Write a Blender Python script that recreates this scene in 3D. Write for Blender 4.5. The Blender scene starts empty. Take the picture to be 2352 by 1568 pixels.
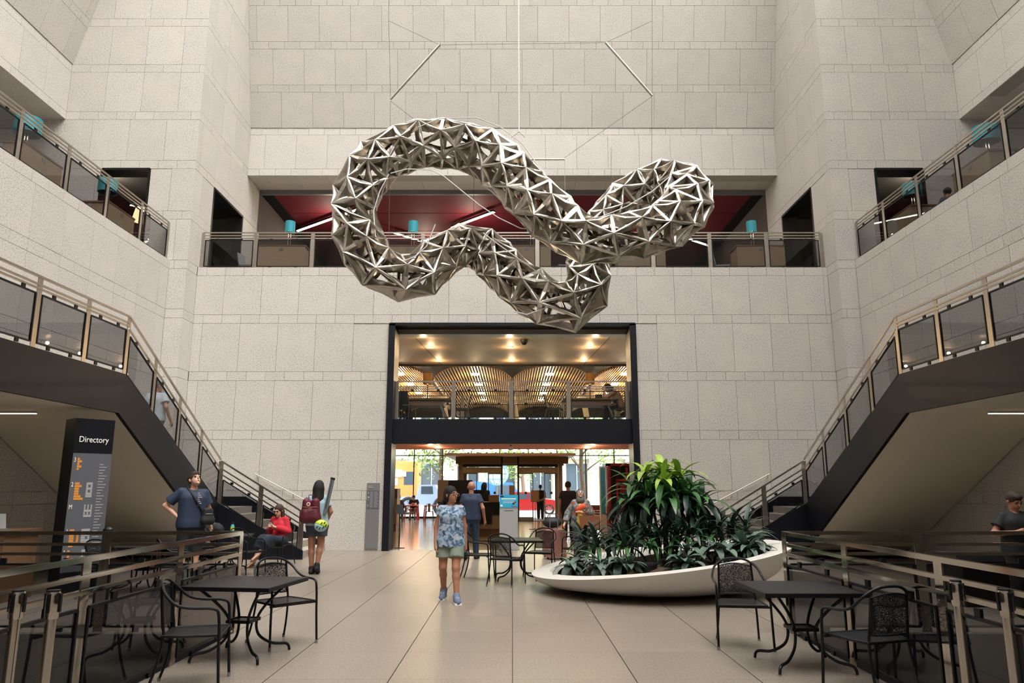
import bpy, bmesh, math, random
import numpy as np
from mathutils import Vector, Matrix, noise
scene = bpy.context.scene
COL = scene.collection
PI = math.pi
# ------------------------------------------------------------------ camera, sky, exposure
cam = bpy.data.cameras.new('camera'); cam.sensor_width = 36; cam.lens = 36*1700/2352
cam.shift_x = -1/2352
camo = bpy.data.objects.new('camera', cam); COL.objects.link(camo)
camo.location = (0, 0, 1.65); camo.rotation_euler = (PI/2 + math.atan(336/1700), 0, 0)
cam.clip_end = 400; scene.camera = camo
W = bpy.data.worlds.new('sky'); scene.world = W; W.use_nodes = True
_bg = W.node_tree.nodes['Background']
_bg.inputs[0].default_value = (1.0, 1.0, 1.0, 1); _bg.inputs[1].default_value = 2.3
sun = bpy.data.lights.new('sun', 'SUN'); sun.energy = 2.6; sun.angle = math.radians(45); sun.color = (1, .98, .95)
suno = bpy.data.objects.new('sun', sun); COL.objects.link(suno); suno.rotation_euler = Vector((-.38, .42, -.82)).to_track_quat('-Z', 'Y').to_euler(); suno.location = (10, 0, 40)
scene.view_settings.view_transform = 'Standard'; scene.view_settings.look = 'None'
scene.view_settings.exposure = 2.16; scene.view_settings.gamma = 1.0; scene.view_settings.use_curve_mapping = False
scene.cycles.max_bounces = 10; scene.cycles.diffuse_bounces = 3; scene.cycles.glossy_bounces = 5
scene.cycles.transparent_max_bounces = 24; scene.cycles.sample_clamp_indirect = 6

# ------------------------------------------------------------------ materials
def srgb(h):
    c = [int(h[i:i+2], 16)/255 for i in (0, 2, 4)]
    return tuple(x/12.92 if x <= .04045 else ((x+.055)/1.055)**2.4 for x in c)
def col(c): return (*(srgb(c) if isinstance(c, str) else c), 1)
M = {}
def newmat(name):
    m = bpy.data.materials.new(name); m.use_nodes = True
    nt = m.node_tree; M[name] = m
    return m, nt, nt.nodes['Principled BSDF']
def L(nt, a, b): nt.links.new(a, b)
def mat(name, c, rough=.6, metal=0, var=0, scale=20, bump=0, rnd=0, coat=0, stretch=None, spec=None, sheen=0):
    m, nt, p = newmat(name)
    p.inputs['Base Color'].default_value = col(c); p.inputs['Roughness'].default_value = rough; p.inputs['Metallic'].default_value = metal
    if coat: p.inputs['Coat Weight'].default_value = coat
    if spec is not None: p.inputs['Specular IOR Level'].default_value = spec
    if sheen: p.inputs['Sheen Weight'].default_value = sheen
    if var or bump or rnd:
        tc = nt.nodes.new('ShaderNodeTexCoord'); n = nt.nodes.new('ShaderNodeTexNoise'); n.inputs['Scale'].default_value = scale; n.inputs['Detail'].default_value = 4
        v = tc.outputs['Object']
        if stretch:
            mp = nt.nodes.new('ShaderNodeMapping'); mp.inputs['Scale'].default_value = stretch; L(nt, v, mp.inputs[0]); v = mp.outputs[0]
        L(nt, v, n.inputs['Vector'])
        hs = nt.nodes.new('ShaderNodeHueSaturation'); hs.inputs['Color'].default_value = col(c)
        mr = nt.nodes.new('ShaderNodeMapRange'); mr.inputs['From Min'].default_value = .25; mr.inputs['From Max'].default_value = .75
        mr.inputs['To Min'].default_value = 1-var; mr.inputs['To Max'].default_value = 1+var
        L(nt, n.outputs['Fac'], mr.inputs['Value']); val = mr.outputs[0]
        if rnd:
            oi = nt.nodes.new('ShaderNodeObjectInfo'); r2 = nt.nodes.new('ShaderNodeMapRange'); r2.inputs['To Min'].default_value = 1-rnd; r2.inputs['To Max'].default_value = 1+rnd
            L(nt, oi.outputs['Random'], r2.inputs['Value']); mu = nt.nodes.new('ShaderNodeMath'); mu.operation = 'MULTIPLY'
            L(nt, val, mu.inputs[0]); L(nt, r2.outputs[0], mu.inputs[1]); val = mu.outputs[0]
        L(nt, val, hs.inputs['Value']); L(nt, hs.outputs[0], p.inputs['Base Color'])
        if bump:
            b = nt.nodes.new('ShaderNodeBump'); b.inputs['Strength'].default_value = bump; b.inputs['Distance'].default_value = .01
            L(nt, n.outputs['Fac'], b.inputs['Height']); L(nt, b.outputs[0], p.inputs['Normal'])
    return m
def stone(name, base, dark, warm, rough=.8, rnd=.05, speck=.55, scale=38, spec=.3, coords='Object'):
    """speckled granite: fine dark grains, warm clouds, slight shift from slab to slab"""
    m, nt, p = newmat(name)
    tc = nt.nodes.new('ShaderNodeTexCoord'); oi = nt.nodes.new('ShaderNodeObjectInfo')
    ad = nt.nodes.new('ShaderNodeVectorMath'); ad.operation = 'ADD'; cb = nt.nodes.new('ShaderNodeVectorMath'); cb.operation = 'SCALE'; cb.inputs['Scale'].default_value = 37
    comb = nt.nodes.new('ShaderNodeCombineXYZ'); L(nt, oi.outputs['Random'], comb.inputs[0]); L(nt, oi.outputs['Random'], comb.inputs[1]); L(nt, comb.outputs[0], cb.inputs[0])
    L(nt, tc.outputs[coords], ad.inputs[0]); L(nt, cb.outputs[0], ad.inputs[1])
    n1 = nt.nodes.new('ShaderNodeTexNoise'); n1.inputs['Scale'].default_value = scale; n1.inputs['Detail'].default_value = 3; n1.inputs['Roughness'].default_value = .7
    n2 = nt.nodes.new('ShaderNodeTexNoise'); n2.inputs['Scale'].default_value = 1.3; n2.inputs['Detail'].default_value = 2
    L(nt, ad.outputs[0], n1.inputs['Vector']); L(nt, ad.outputs[0], n2.inputs['Vector'])
    r1 = nt.nodes.new('ShaderNodeValToRGB'); r1.color_ramp.elements[0].position = .3; r1.color_ramp.elements[1].position = speck
    r1.color_ramp.elements[0].color = col(dark); r1.color_ramp.elements[1].color = col(base)
    L(nt, n1.outputs['Fac'], r1.inputs['Fac'])
    mx = nt.nodes.new('ShaderNodeMixRGB'); mx.inputs['Color2'].default_value = col(warm)
    ml = nt.nodes.new('ShaderNodeMapRange'); ml.inputs['From Min'].default_value = .4; ml.inputs['From Max'].default_value = .8; ml.inputs['To Max'].default_value = .5
    L(nt, n2.outputs['Fac'], ml.inputs['Value']); L(nt, ml.outputs[0], mx.inputs['Fac']); L(nt, r1.outputs[0], mx.inputs['Color1'])
    hs = nt.nodes.new('ShaderNodeHueSaturation'); rr = nt.nodes.new('ShaderNodeMapRange'); rr.inputs['To Min'].default_value = 1-rnd; rr.inputs['To Max'].default_value = 1+rnd
    L(nt, oi.outputs['Random'], rr.inputs['Value']); L(nt, rr.outputs[0], hs.inputs['Value']); L(nt, mx.outputs[0], hs.inputs['Color'])
    L(nt, hs.outputs[0], p.inputs['Base Color']); p.inputs['Roughness'].default_value = rough; p.inputs['Specular IOR Level'].default_value = spec
    b = nt.nodes.new('ShaderNodeBump'); b.inputs['Strength'].default_value = .06; b.inputs['Distance'].default_value = .004
    L(nt, n1.outputs['Fac'], b.inputs['Height'])
    if rough > .5: L(nt, b.outputs[0], p.inputs['Normal'])
    return m
def emit(name, c, s):
    m, nt, p = newmat(name)
    p.inputs['Base Color'].default_value = col(c); p.inputs['Emission Color'].default_value = col(c); p.inputs['Emission Strength'].default_value = s
    return m
def glass(name, tint, fres=1.5, rough=0.0):
    m, nt, p = newmat(name); nt.nodes.remove(p)
    t = nt.nodes.new('ShaderNodeBsdfTransparent'); t.inputs[0].default_value = col(tint)
    g = nt.nodes.new('ShaderNodeBsdfGlossy'); g.inputs['Roughness'].default_value = rough
    f = nt.nodes.new('ShaderNodeFresnel'); f.inputs['IOR'].default_value = fres
    mx = nt.nodes.new('ShaderNodeMixShader'); geo = nt.nodes.new('ShaderNodeNewGeometry'); inv = nt.nodes.new('ShaderNodeMath'); inv.operation = 'SUBTRACT'; inv.inputs[0].default_value = 1; L(nt, geo.outputs['Backfacing'], inv.inputs[1])
    mul = nt.nodes.new('ShaderNodeMath'); mul.operation = 'MULTIPLY'; L(nt, f.outputs[0], mul.inputs[0]); L(nt, inv.outputs[0], mul.inputs[1])
    L(nt, mul.outputs[0], mx.inputs[0]); L(nt, t.outputs[0], mx.inputs[1]); L(nt, g.outputs[0], mx.inputs[2])
    L(nt, mx.outputs[0], nt.nodes['Material Output'].inputs['Surface'])
    return m
stone('wall_stone', 'bcb7b0', '746c64', 'c1b8ab', rnd=.03, speck=.52)
stone('joint', 'a09a91', '958e85', 'a09a91', rnd=0)
stone('floor_stone', '93897c', '675c52', '8d8376', rough=.36, rnd=.04, speck=.6, scale=45, spec=.45)
mat('floor_joint', '6f665b', .8)
mat('white_paint', 'd6cdbd', .75, var=.02, scale=3)
mat('soffit_paint', 'd9d0bf', .8, var=.02, scale=2)
mat('black_steel', '0b0d15', .45, var=.06, scale=6, spec=.3)
mat('black_frame', '08090d', .45, spec=.3)
mat('steel', 'b0a99f', .32, 1, var=.05, scale=8)
mat('chrome', 'b5aea4', .09, 1)
def metalplate():
    m, nt, p = newmat('plate_metal')
    p.inputs['Metallic'].default_value = 1; p.inputs['Roughness'].default_value = .3
    oi = nt.nodes.new('ShaderNodeObjectInfo'); g = nt.nodes.new('ShaderNodeNewGeometry')
    tc = nt.nodes.new('ShaderNodeTexCoord'); n = nt.nodes.new('ShaderNodeTexNoise'); n.inputs['Scale'].default_value = 3
    mp = nt.nodes.new('ShaderNodeMapping'); mp.inputs['Scale'].default_value = (1, 8, 30); L(nt, tc.outputs['Object'], mp.inputs[0]); L(nt, mp.outputs[0], n.inputs['Vector'])
    r = nt.nodes.new('ShaderNodeValToRGB'); r.color_ramp.elements[0].color = col('a59d92'); r.color_ramp.elements[1].color = col('d3ccc1')
    L(nt, n.outputs['Fac'], r.inputs['Fac']); L(nt, r.outputs[0], p.inputs['Base Color'])
    mr = nt.nodes.new('ShaderNodeMapRange'); mr.inputs['To Min'].default_value = .2; mr.inputs['To Max'].default_value = .36
    L(nt, oi.outputs['Random'], mr.inputs['Value']); L(nt, mr.outputs[0], p.inputs['Roughness'])
metalplate()
glass('smoked_glass', (.6, .6, .61), 1.5)
glass('dimming_glass', (.68, .68, .68), 1.02)  # grey tint chosen to cut daylight entering through the skylight
glass('clear_glass', (.93, .95, .94), 1.45)
glass('soft_glass', (.86, .87, .87), 1.45)
mat('red_ceiling', '62041a', .7, var=.03, scale=4)
mat('orange_ceiling', 'c06a45', .6)
mat('mezz_ceiling', '8a755d', .6, var=.02)
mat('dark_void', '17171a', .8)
mat('brown_wall', '4c423e', .8, var=.05)
mat('wood', '8f7a5f', .5, var=.14, scale=3, stretch=(1, 1, 14), rnd=.05)
mat('wood_dark', '6a4f38', .5, var=.12, scale=3, stretch=(1, 14, 14))
mat('bamboo', 'c79a5c', .5, var=.1, scale=6, rnd=.12)
mat('teal', '17818c', .55)
mat('white_plastic', 'd9d6cf', .45)
mat('grey_panel', '6b6a6a', .5)
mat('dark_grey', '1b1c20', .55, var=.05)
mat('chair_grey', '74777d', .45)
mat('iron', '0b0c0f', .4, var=.08, scale=30, spec=.3)
mat('foot_grey', '77746f', .5)
mat('red_paint', 'a81a14', .4)
mat('red_box', '8c0f1c', .35)
emit('lamp_warm', (1, .68, .34), .7); emit('lamp_white', (1, .9, .74), 5); emit('lamp_green', (.5, 1, .72), 7); emit('lamp_glow', (1, .82, .55), 1.2)
def perforated():
    m, nt, p = newmat('perforated_sheet')
    p.inputs['Base Color'].default_value = col('101114'); p.inputs['Roughness'].default_value = .45
    tc = nt.nodes.new('ShaderNodeTexCoord'); v = nt.nodes.new('ShaderNodeTexVoronoi'); v.inputs['Scale'].default_value = 150
    L(nt, tc.outputs['Object'], v.inputs['Vector'])
    gt = nt.nodes.new('ShaderNodeMath'); gt.operation = 'GREATER_THAN'; gt.inputs[1].default_value = .40
    L(nt, v.outputs['Distance'], gt.inputs[0]); L(nt, gt.outputs[0], p.inputs['Alpha'])
perforated()

# ------------------------------------------------------------------ mesh and object helpers
class MB:
    def __init__(s): s.v = []; s.f = []; s.m = []; s.cm = 0; s.T = None
    def add(s, vs, fs, smooth=False):
        k = len(s.v)
        if s.T is not None: vs = [tuple(s.T @ Vector(v)) for v in vs]
        s.v += [tuple(v) for v in vs]; s.f += [tuple(i+k for i in f) for f in fs]; s.m += [s.cm]*len(fs)
        return s
    def box(s, x0, x1, y0, y1, z0, z1):
        return s.add([(x0,y0,z0),(x1,y0,z0),(x1,y1,z0),(x0,y1,z0),(x0,y0,z1),(x1,y0,z1),(x1,y1,z1),(x0,y1,z1)],
                     [(0,3,2,1),(4,5,6,7),(0,1,5,4),(1,2,6,5),(2,3,7,6),(3,0,4,7)])
    def bar(s, a, b, w, h, up=(0,0,1)):
        a = Vector(a); b = Vector(b); d = (b-a).normalized(); u = Vector(up)
        if abs(d.dot(u)) > .98: u = Vector((0,1,0))
        r = d.cross(u).normalized()*(w/2); u = r.cross(d).normalized()*(h/2)
        return s.add([a-r-u, a+r-u, a+r+u, a-r+u, b-r-u, b+r-u, b+r+u, b-r+u],
                     [(0,3,2,1),(4,5,6,7),(0,1,5,4),(1,2,6,5),(2,3,7,6),(3,0,4,7)])
    def tube(s, pts, r, n=8, closed=False):
        P = [Vector(p) for p in pts]; N = len(P); vs = []; fs = []; prev = None
        R = r if isinstance(r, (list, tuple)) else [r]*N
        for i in range(N):
            t = (P[(i+1) % N]-P[i-1]) if closed else (P[min(i+1, N-1)]-P[max(i-1, 0)])
            t.normalize()
            if prev is None:
                u = Vector((0,0,1)) if abs(t.z) < .9 else Vector((1,0,0))
                u = (u-t*u.dot(t)).normalized()
            else:
                u = prev-t*prev.dot(t)
                u = u.normalized() if u.length > 1e-6 else t.orthogonal().normalized()
            prev = u; w = t.cross(u)
            for k in range(n):
                a = 2*PI*k/n; vs.append(P[i]+(u*math.cos(a)+w*math.sin(a))*R[i])
        for i in range(N if closed else N-1):
            for k in range(n):
                a = i*n+k; b = i*n+(k+1) % n; c = ((i+1) % N)*n
                fs.append((a, b, c+(k+1) % n, c+k))
        if not closed: fs += [tuple(range(n-1, -1, -1)), tuple((N-1)*n+k for k in range(n))]
        return s.add(vs, fs)
    def cyl(s, a, b, r, n=12, r2=None): return s.tube([a, b], [r, r if r2 is None else r2], n)
    def lathe(s, prof, n=24, c=(0,0,0)):
        vs = []; fs = []
        for (r, z) in prof:
            for k in range(n):
                a = 2*PI*k/n; vs.append((c[0]+r*math.cos(a), c[1]+r*math.sin(a), c[2]+z))
        for i in range(len(prof)-1):
            for k in range(n):
                fs.append((i*n+k, i*n+(k+1) % n, (i+1)*n+(k+1) % n, (i+1)*n+k))
        if prof[0][0] > 1e-4: fs.append(tuple(range(n-1, -1, -1)))
        if prof[-1][0] > 1e-4: fs.append(tuple((len(prof)-1)*n+k for k in range(n)))
        return s.add(vs, fs)
    def prism(s, poly, d):          # poly: list of 3-d points, d: extrusion vector
        n = len(poly); d = Vector(d); a = [Vector(p) for p in poly]
        return s.add(a+[p+d for p in a], [tuple(range(n-1, -1, -1)), tuple(range(n, 2*n))]+[(i, (i+1) % n, n+(i+1) % n, n+i) for i in range(n)])
    def ball(s, c, r, n=12, m=8):
        rx, ry, rz = r if isinstance(r, (tuple, list)) else (r, r, r)
        vs = []; fs = []
        for i in range(m+1):
            t = PI*i/m
            for k in range(n):
                a = 2*PI*k/n; vs.append((c[0]+rx*math.sin(t)*math.cos(a), c[1]+ry*math.sin(t)*math.sin(a), c[2]+rz*math.cos(t)))
        for i in range(m):
            for k in range(n): fs.append((i*n+k, (i+1)*n+k, (i+1)*n+(k+1) % n, i*n+(k+1) % n))
        return s.add(vs, fs)
    def mesh(s, name, smooth=False, fix=True):
        me = bpy.data.meshes.new(name); me.from_pydata(s.v, [], s.f)
        if fix:
            bm = bmesh.new(); bm.from_mesh(me); bmesh.ops.remove_doubles(bm, verts=bm.verts, dist=1e-5) if smooth else None
            bmesh.ops.recalc_face_normals(bm, faces=bm.faces); bm.to_mesh(me); bm.free()
        elif any(s.m): me.polygons.foreach_set('material_index', s.m)
        if smooth:
            me.polygons.foreach_set('use_smooth', [True]*len(me.polygons))
            try: me.set_sharp_from_angle(angle=math.radians(40))
            except Exception: pass
        me.update()
        return me
def link(o, parent=None, local=False):
    COL.objects.link(o)
    if parent is not None:
        o.parent = parent
        if not local: o.matrix_parent_inverse = WM(parent).inverted()
    return o
def WM(o):
    m = o.matrix_basis.copy()
    if o.parent is not None: m = WM(o.parent) @ o.matrix_parent_inverse @ m
    return m
def obj(name, mb, mats, parent=None, smooth=False, local=False, fix=True):
    me = mb if isinstance(mb, bpy.types.Mesh) else mb.mesh(name, smooth, fix)
    if not me.materials:
        for k in (mats if isinstance(mats, (list, tuple)) else [mats]): me.materials.append(M[k])
    o = bpy.data.objects.new(name, me)
    return link(o, parent, local)
def tag(o, label, cat, group=None):
    o['label'] = label; o['category'] = cat
    if group: o['group'] = group
    return o
def thing(name, label, cat, loc=(0,0,0), rz=0, group=None):
    o = bpy.data.objects.new(name, None); o.empty_display_size = .1; o.location = loc; o.rotation_euler = (0, 0, rz)
    COL.objects.link(o); return tag(o, label, cat, group)
def struct(name, mb, m, smooth=False):
    o = obj(name, mb, m, smooth=smooth); o['kind'] = 'structure'; return o
def sempty(name):
    o = bpy.data.objects.new(name, None); COL.objects.link(o); o['kind'] = 'structure'; return o
KIDS = {}
def copytree(root, loc, rz, label=None, group=None):
    def rec(o, parent):
        c = o.copy(); COL.objects.link(c)
        if parent is not None: c.parent = parent; c.matrix_parent_inverse = o.matrix_parent_inverse.copy()
        for ch in KIDS_OF(o): rec(ch, c)
        return c
    r = rec(root, None); r.location = loc; r.rotation_euler = (0, 0, rz)
    if label: r['label'] = label
    if group: r['group'] = group
    return r
def KIDS_OF(o): return [c for c in list(COL.objects) if c.parent == o]
def area(name, loc, sx, sy, power, c=(1,.85,.65), rot=(0,0,0), spread=None):
    l = bpy.data.lights.new(name, 'AREA'); l.shape = 'RECTANGLE'; l.size = sx; l.size_y = sy; l.energy = power; l.color = c
    o = bpy.data.objects.new(name, l); o.location = loc; o.rotation_euler = rot; COL.objects.link(o); return o
def point(name, loc, power, c=(1,.8,.55), r=.08):
    l = bpy.data.lights.new(name, 'POINT'); l.energy = power; l.color = c; l.shadow_soft_size = r
    o = bpy.data.objects.new(name, l); o.location = loc; COL.objects.link(o); return o
# ------------------------------------------------------------------ the shell
B, T, XT, XL, XB = 20.43, 19.73, 9.03, 9.52, 12.91      # back wall, tower front, tower flank, side wall, side band
ZB, ZS, ZH, ZTOP, LEAN = 7.86, 12.09, 13.83, 22.5, .252  # balcony, soffit, foot of the leaning hood, skylight, lean of the hood
YBAND = 23.65
def clip_poly(poly, clip):
    for i in range(len(clip)):
        a = clip[i]; b = clip[(i+1) % len(clip)]; out = []
        side = lambda p: (b[0]-a[0])*(p[1]-a[1])-(b[1]-a[1])*(p[0]-a[0])
        for j in range(len(poly)):
            p = poly[j]; q = poly[(j+1) % len(poly)]; sp = side(p); sq = side(q)
            if sp >= 0: out.append(p)
            if (sp >= 0) != (sq >= 0):
                t = sp/(sp-sq); out.append((p[0]+(q[0]-p[0])*t, p[1]+(q[1]-p[1])*t))
        poly = out
        if len(poly) < 3: return []
    return poly
def cut_rects(r, holes):
    rs = [r]
    for h in holes:
        nx = []
        for (a, b, c, d) in rs:
            if h[0] >= c or h[2] <= a or h[1] >= d or h[3] <= b: nx.append((a, b, c, d)); continue
            if b < h[1]: nx.append((a, b, c, h[1]))
            if d > h[3]: nx.append((a, h[3], c, d))
            lo, hi = max(b, h[1]), min(d, h[3])
            if a < h[0]: nx.append((a, lo, h[0], hi))
            if c > h[2]: nx.append((h[2], lo, c, hi))
        rs = nx
    return rs
THIN = [1.58, 3.20, 4.83, 6.46, 7.86, 9.30, 10.82, 12.33, 13.83, 15.33, 16.83, 18.33, 19.83, 21.33, 22.83]
PANELS = {}
def clad(parent, O, U, V, outline, holes=(), courses=None, seed=0, gap=.008, thick=.035, tall=1.07, m='wall_stone', name='stone_panel'):
    """granite slabs laid in tall courses with narrow courses between; each slab is a piece of its own"""
    rng = random.Random(seed); O = Vector(O); U = Vector(U).normalized(); V = Vector(V).normalized(); N = U.cross(V)
    u0 = min(p[0] for p in outline); u1 = max(p[0] for p in outline); v0 = min(p[1] for p in outline); v1 = max(p[1] for p in outline)
    ar = sum(outline[i][0]*outline[(i+1) % len(outline)][1]-outline[(i+1) % len(outline)][0]*outline[i][1] for i in range(len(outline)))
    if ar < 0: outline = outline[::-1]
    if courses is None:
        ed = sorted({round(z, 3) for t in THIN for z in (t, t-.25)} | {v0, v1})
        ed = [z for z in ed if v0-1e-6 <= z <= v1+1e-6]
        courses = [(ed[i], ed[i+1]) for i in range(len(ed)-1) if ed[i+1]-ed[i] > .05]
    n = 0
    for ci, (a, b) in enumerate(courses):
        w = tall if b-a > .4 else tall/2
        u = u0-rng.choice([0, .25, .5, .75])*w
        while u < u1:
            e = u+w
            for (ra, rb, rc, rd) in cut_rects((max(u, u0), a, min(e, u1), b), holes):
                if rc-ra < .06 or rd-rb < .06: continue
                poly = clip_poly([(ra+gap/2, rb+gap/2), (rc-gap/2, rb+gap/2), (rc-gap/2, rd-gap/2), (ra+gap/2, rd-gap/2)], outline)
                if len(poly) < 3: continue
                bx, by = poly[0]; loc = tuple((round(x-bx, 3), round(y-by, 3)) for x, y in poly)
                key = (loc, thick, m)
                if key not in PANELS:
                    k = len(loc); mb = MB(); mb.add([(x, y, 0) for x, y in loc]+[(x, y, -thick) for x, y in loc],
                        [tuple(range(k))]+[(i, k+i, k+(i+1) % k, (i+1) % k) for i in range(k)])
                    me = mb.mesh(name, fix=False); me.materials.append(M[m]); PANELS[key] = me
                o = bpy.data.objects.new(name, PANELS[key]); o.parent = parent
                P = O+U*bx+V*by+N*rng.uniform(-.002, .002)
                o.matrix_basis = Matrix(((U.x, V.x, N.x, P.x), (U.y, V.y, N.y, P.y), (U.z, V.z, N.z, P.z), (0, 0, 0, 1)))
                COL.objects.link(o); n += 1
            u = e
    return n
TH = .03
# back wall with its tall opening
OW, OH = 3.46, 6.19
w = MB(); w.box(-XT, -OW, B+TH, B+.5, 0, ZB-.05); w.box(OW, XT, B+TH, B+.5, 0, ZB-.05); w.box(-OW, OW, B+TH, B+.5, OH, ZB-.05)
wb = struct('wall_back', w, 'joint')
clad(wb, (0, B, 0), (1, 0, 0), (0, 0, 1), [(-XT, 0), (XT, 0), (XT, ZB), (-XT, ZB)], [(-OW, -1, OW, OH)], seed=3)
# balcony soffit band and leaning hood on the far side
w = MB(); w.box(-XT, XT, YBAND+TH, YBAND+.5, ZS, ZH+.3); w.box(-XT, XT, YBAND+.05, 25.0, ZS+TH, ZS+.3)
wu = struct('wall_upper_back', w, 'joint')
clad(wu, (0, YBAND, 0), (1, 0, 0), (0, 0, 1), [(-XT, ZS), (XT, ZS), (XT, ZH), (-XT, ZH)], seed=4)
clad(wu, (0, YBAND, ZS), (1, 0, 0), (0, -1, 0), [(-XT, -1.25), (XT, -1.25), (XT, 0), (-XT, 0)], courses=[(-1.25, 0)], seed=5)
SL = math.hypot(1, LEAN)
def hood(parent, O, U, V, half0, half1, seed):
    cs = []; v = 0
    while v < (ZTOP-ZH)*SL:
        cs += [(v, v+1.21), (v+1.21, v+1.46)]; v += 1.46
    clad(parent, O, U, V, [(half0, 0), (half1, 0), (half1, (ZTOP-ZH)*SL), (half0, (ZTOP-ZH)*SL)], courses=cs, seed=seed)
w = MB(); w.prism([(-XT-.4, YBAND+.02, ZH), (-XT-.4, YBAND+.5, ZH), (-XT-.4, YBAND+.5-(ZTOP-ZH)*LEAN, ZTOP), (-XT-.4, YBAND+.02-(ZTOP-ZH)*LEAN, ZTOP)], (2*XT+.8, 0, 0))
hb = struct('wall_hood_back', w, 'joint')
hood(hb, (0, YBAND-.02, ZH), (1, 0, 0), (0, -LEAN, 1), -XT, XT, 6)
for s, side in ((-1, 'left'), (1, 'right')):
    f = lambda x: s*x
    # tower block that fills the corner: its front and its flank
    w = MB()
    dx0, dx1, dz = 10.32, 11.68, 10.56
    for (a, b, c, d) in cut_rects((XT+.06, ZB, XB+.6, ZTOP), [(dx0, 0, dx1, dz)]): w.box(s*a, s*b if False else s*c, T+TH, T+.3, b, d)
    w.box(s*(XT+.06), s*(XL+.3), T+TH, T+.3, 0, ZB)
    for (a, b, c, d) in cut_rects((T+.04, 0, 24.9, ZTOP), [(21.09, ZB, 23.52, dz)]): w.box(s*(XT+TH), s*(XT+.3), a, c, b, d)
    wt = struct('wall_tower_'+side, w, 'joint')
    U = (1, 0, 0)
    pts = [(XT, 0), (XL, 0), (XL, ZB), (XT, ZB)]
    clad(wt, (0, T, 0), U, (0, 0, 1), [(s*x, z) for x, z in pts], seed=10+s)
    ev = (ZTOP-ZH)*LEAN
    pts = [(XT, ZB), (XB, ZB), (XB, ZH), (XB-ev, ZTOP), (XT, ZTOP)]
    hx = sorted((s*dx0, s*dx1))
    clad(wt, (0, T, 0), U, (0, 0, 1), [(s*x, z) for x, z in pts], [(hx[0], 0, hx[1], dz)], seed=12+s)
    UY = (0, 1, 0) if s > 0 else (0, -1, 0); g = (lambda y: -y) if s > 0 else (lambda y: y)
    UY = (0, -1, 0) if s > 0 else (0, 1, 0)
    oy = lambda a, b: sorted(((-a, -b) if s > 0 else (a, b)))
    a, b = oy(T, 24.9); h0, h1 = oy(21.09, 23.52)
    clad(wt, (s*XT, 0, 0), UY, (0, 0, 1), [(a, ZB), (b, ZB), (b, ZTOP), (a, ZTOP)], [(h0, 0, h1, dz)], seed=14+s)
    a, b = oy(T, B)
    clad(wt, (s*XT, 0, 0), UY, (0, 0, 1), [(a, 0), (b, 0), (b, ZB), (a, ZB)], seed=16+s)
    # dark steel linings of the two doorways
    for nm, bb in (('doorway_lining', [(dx0-.03, dx0+.04, T-.01, T+.5, ZB, dz), (dx1-.04, dx1+.03, T-.01, T+.5, ZB, dz), (dx0, dx1, T-.01, T+.5, dz-.04, dz+.03)]),
                   ('doorway_lining', [(XT-.01, XT+.5, 21.06, 21.13, ZB, dz), (XT-.01, XT+.5, 23.48, 23.55, ZB, dz), (XT-.01, XT+.5, 21.09, 23.52, dz-.04, dz+.03)])):
        mb = MB()
        for (x0, x1, y0, y1, z0, z1) in bb: mb.box(s*x0, s*x1, y0, y1, z0, z1)
        obj(nm, mb, 'black_frame', wt)
    # dim corridor inside the tower
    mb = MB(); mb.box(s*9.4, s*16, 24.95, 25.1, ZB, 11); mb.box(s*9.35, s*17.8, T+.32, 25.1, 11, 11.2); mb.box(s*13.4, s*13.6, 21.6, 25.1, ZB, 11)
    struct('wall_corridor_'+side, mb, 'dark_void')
    mb = MB(); mb.box(s*12.95, s*13.38, 20.1, 21.4, ZB, 11)
    struct('trim_corridor_'+side, mb, 'wood')
    # side wall, balcony edge, side band and leaning hood
    w = MB(); w.box(s*(XL+TH), s*(XL+.5), -6, T+.3, -3.6, ZB-.05)
    wl = struct('wall_'+side, w, 'joint')
    a, b = oy(8.0, T)
    clad(wl, (s*XL, 0, 0), UY, (0, 0, 1), [(a, 0), (b, 0), (b, ZB), (a, ZB)], seed=20+s)
    w = MB(); w.box(s*(XB+TH), s*(XB+.5), -6, T, ZS, ZH+.3); w.box(s*(XB+.05), s*18, -6, T+.3, ZS+TH, ZS+.3)
    wu2 = struct('wall_upper_'+side, w, 'joint')
    a, b = oy(8.5, T)
    clad(wu2, (s*XB, 0, 0), UY, (0, 0, 1), [(a, ZS), (b, ZS), (b, ZH), (a, ZH)], seed=24+s)
    a, b = (XB, 16.2) if s > 0 else (-16.2, -XB)
    clad(wu2, (0, 0, ZS), (-1, 0, 0), (0, 1, 0), [(-b, 12.0), (-a, 12.0), (-a, T), (-b, T)], courses=[(12.0+k*1.29, 12.0+(k+1)*1.29) for k in range(6)], seed=26+s, tall=1.65)
    w = MB(); w.prism([(s*(XB+.02), -6, ZH), (s*(XB+.5), -6, ZH), (s*(XB+.5-(ZTOP-ZH)*LEAN), -6, ZTOP), (s*(XB+.02-(ZTOP-ZH)*LEAN), -6, ZTOP)], (0, 6+T+.2, 0))
    hl = struct('wall_hood_'+side, w, 'joint')
    a, b = oy(8.5, T)
    hood(hl, (s*(XB-.02), 0, ZH), UY, (-s*LEAN, 0, 1), a, b, 30+s)
    # balcony slab and dim room behind it
    mb = MB(); mb.box(s*(XL+.02), s*18, -6, T+.35, ZB-.4, ZB)
    struct('floor_balcony_'+side, mb, 'joint')
    mb = MB(); mb.box(s*17.6, s*18, -6, 26, ZB, ZS+.3)
    struct('wall_balcony_'+side, mb, 'brown_wall')
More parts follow.
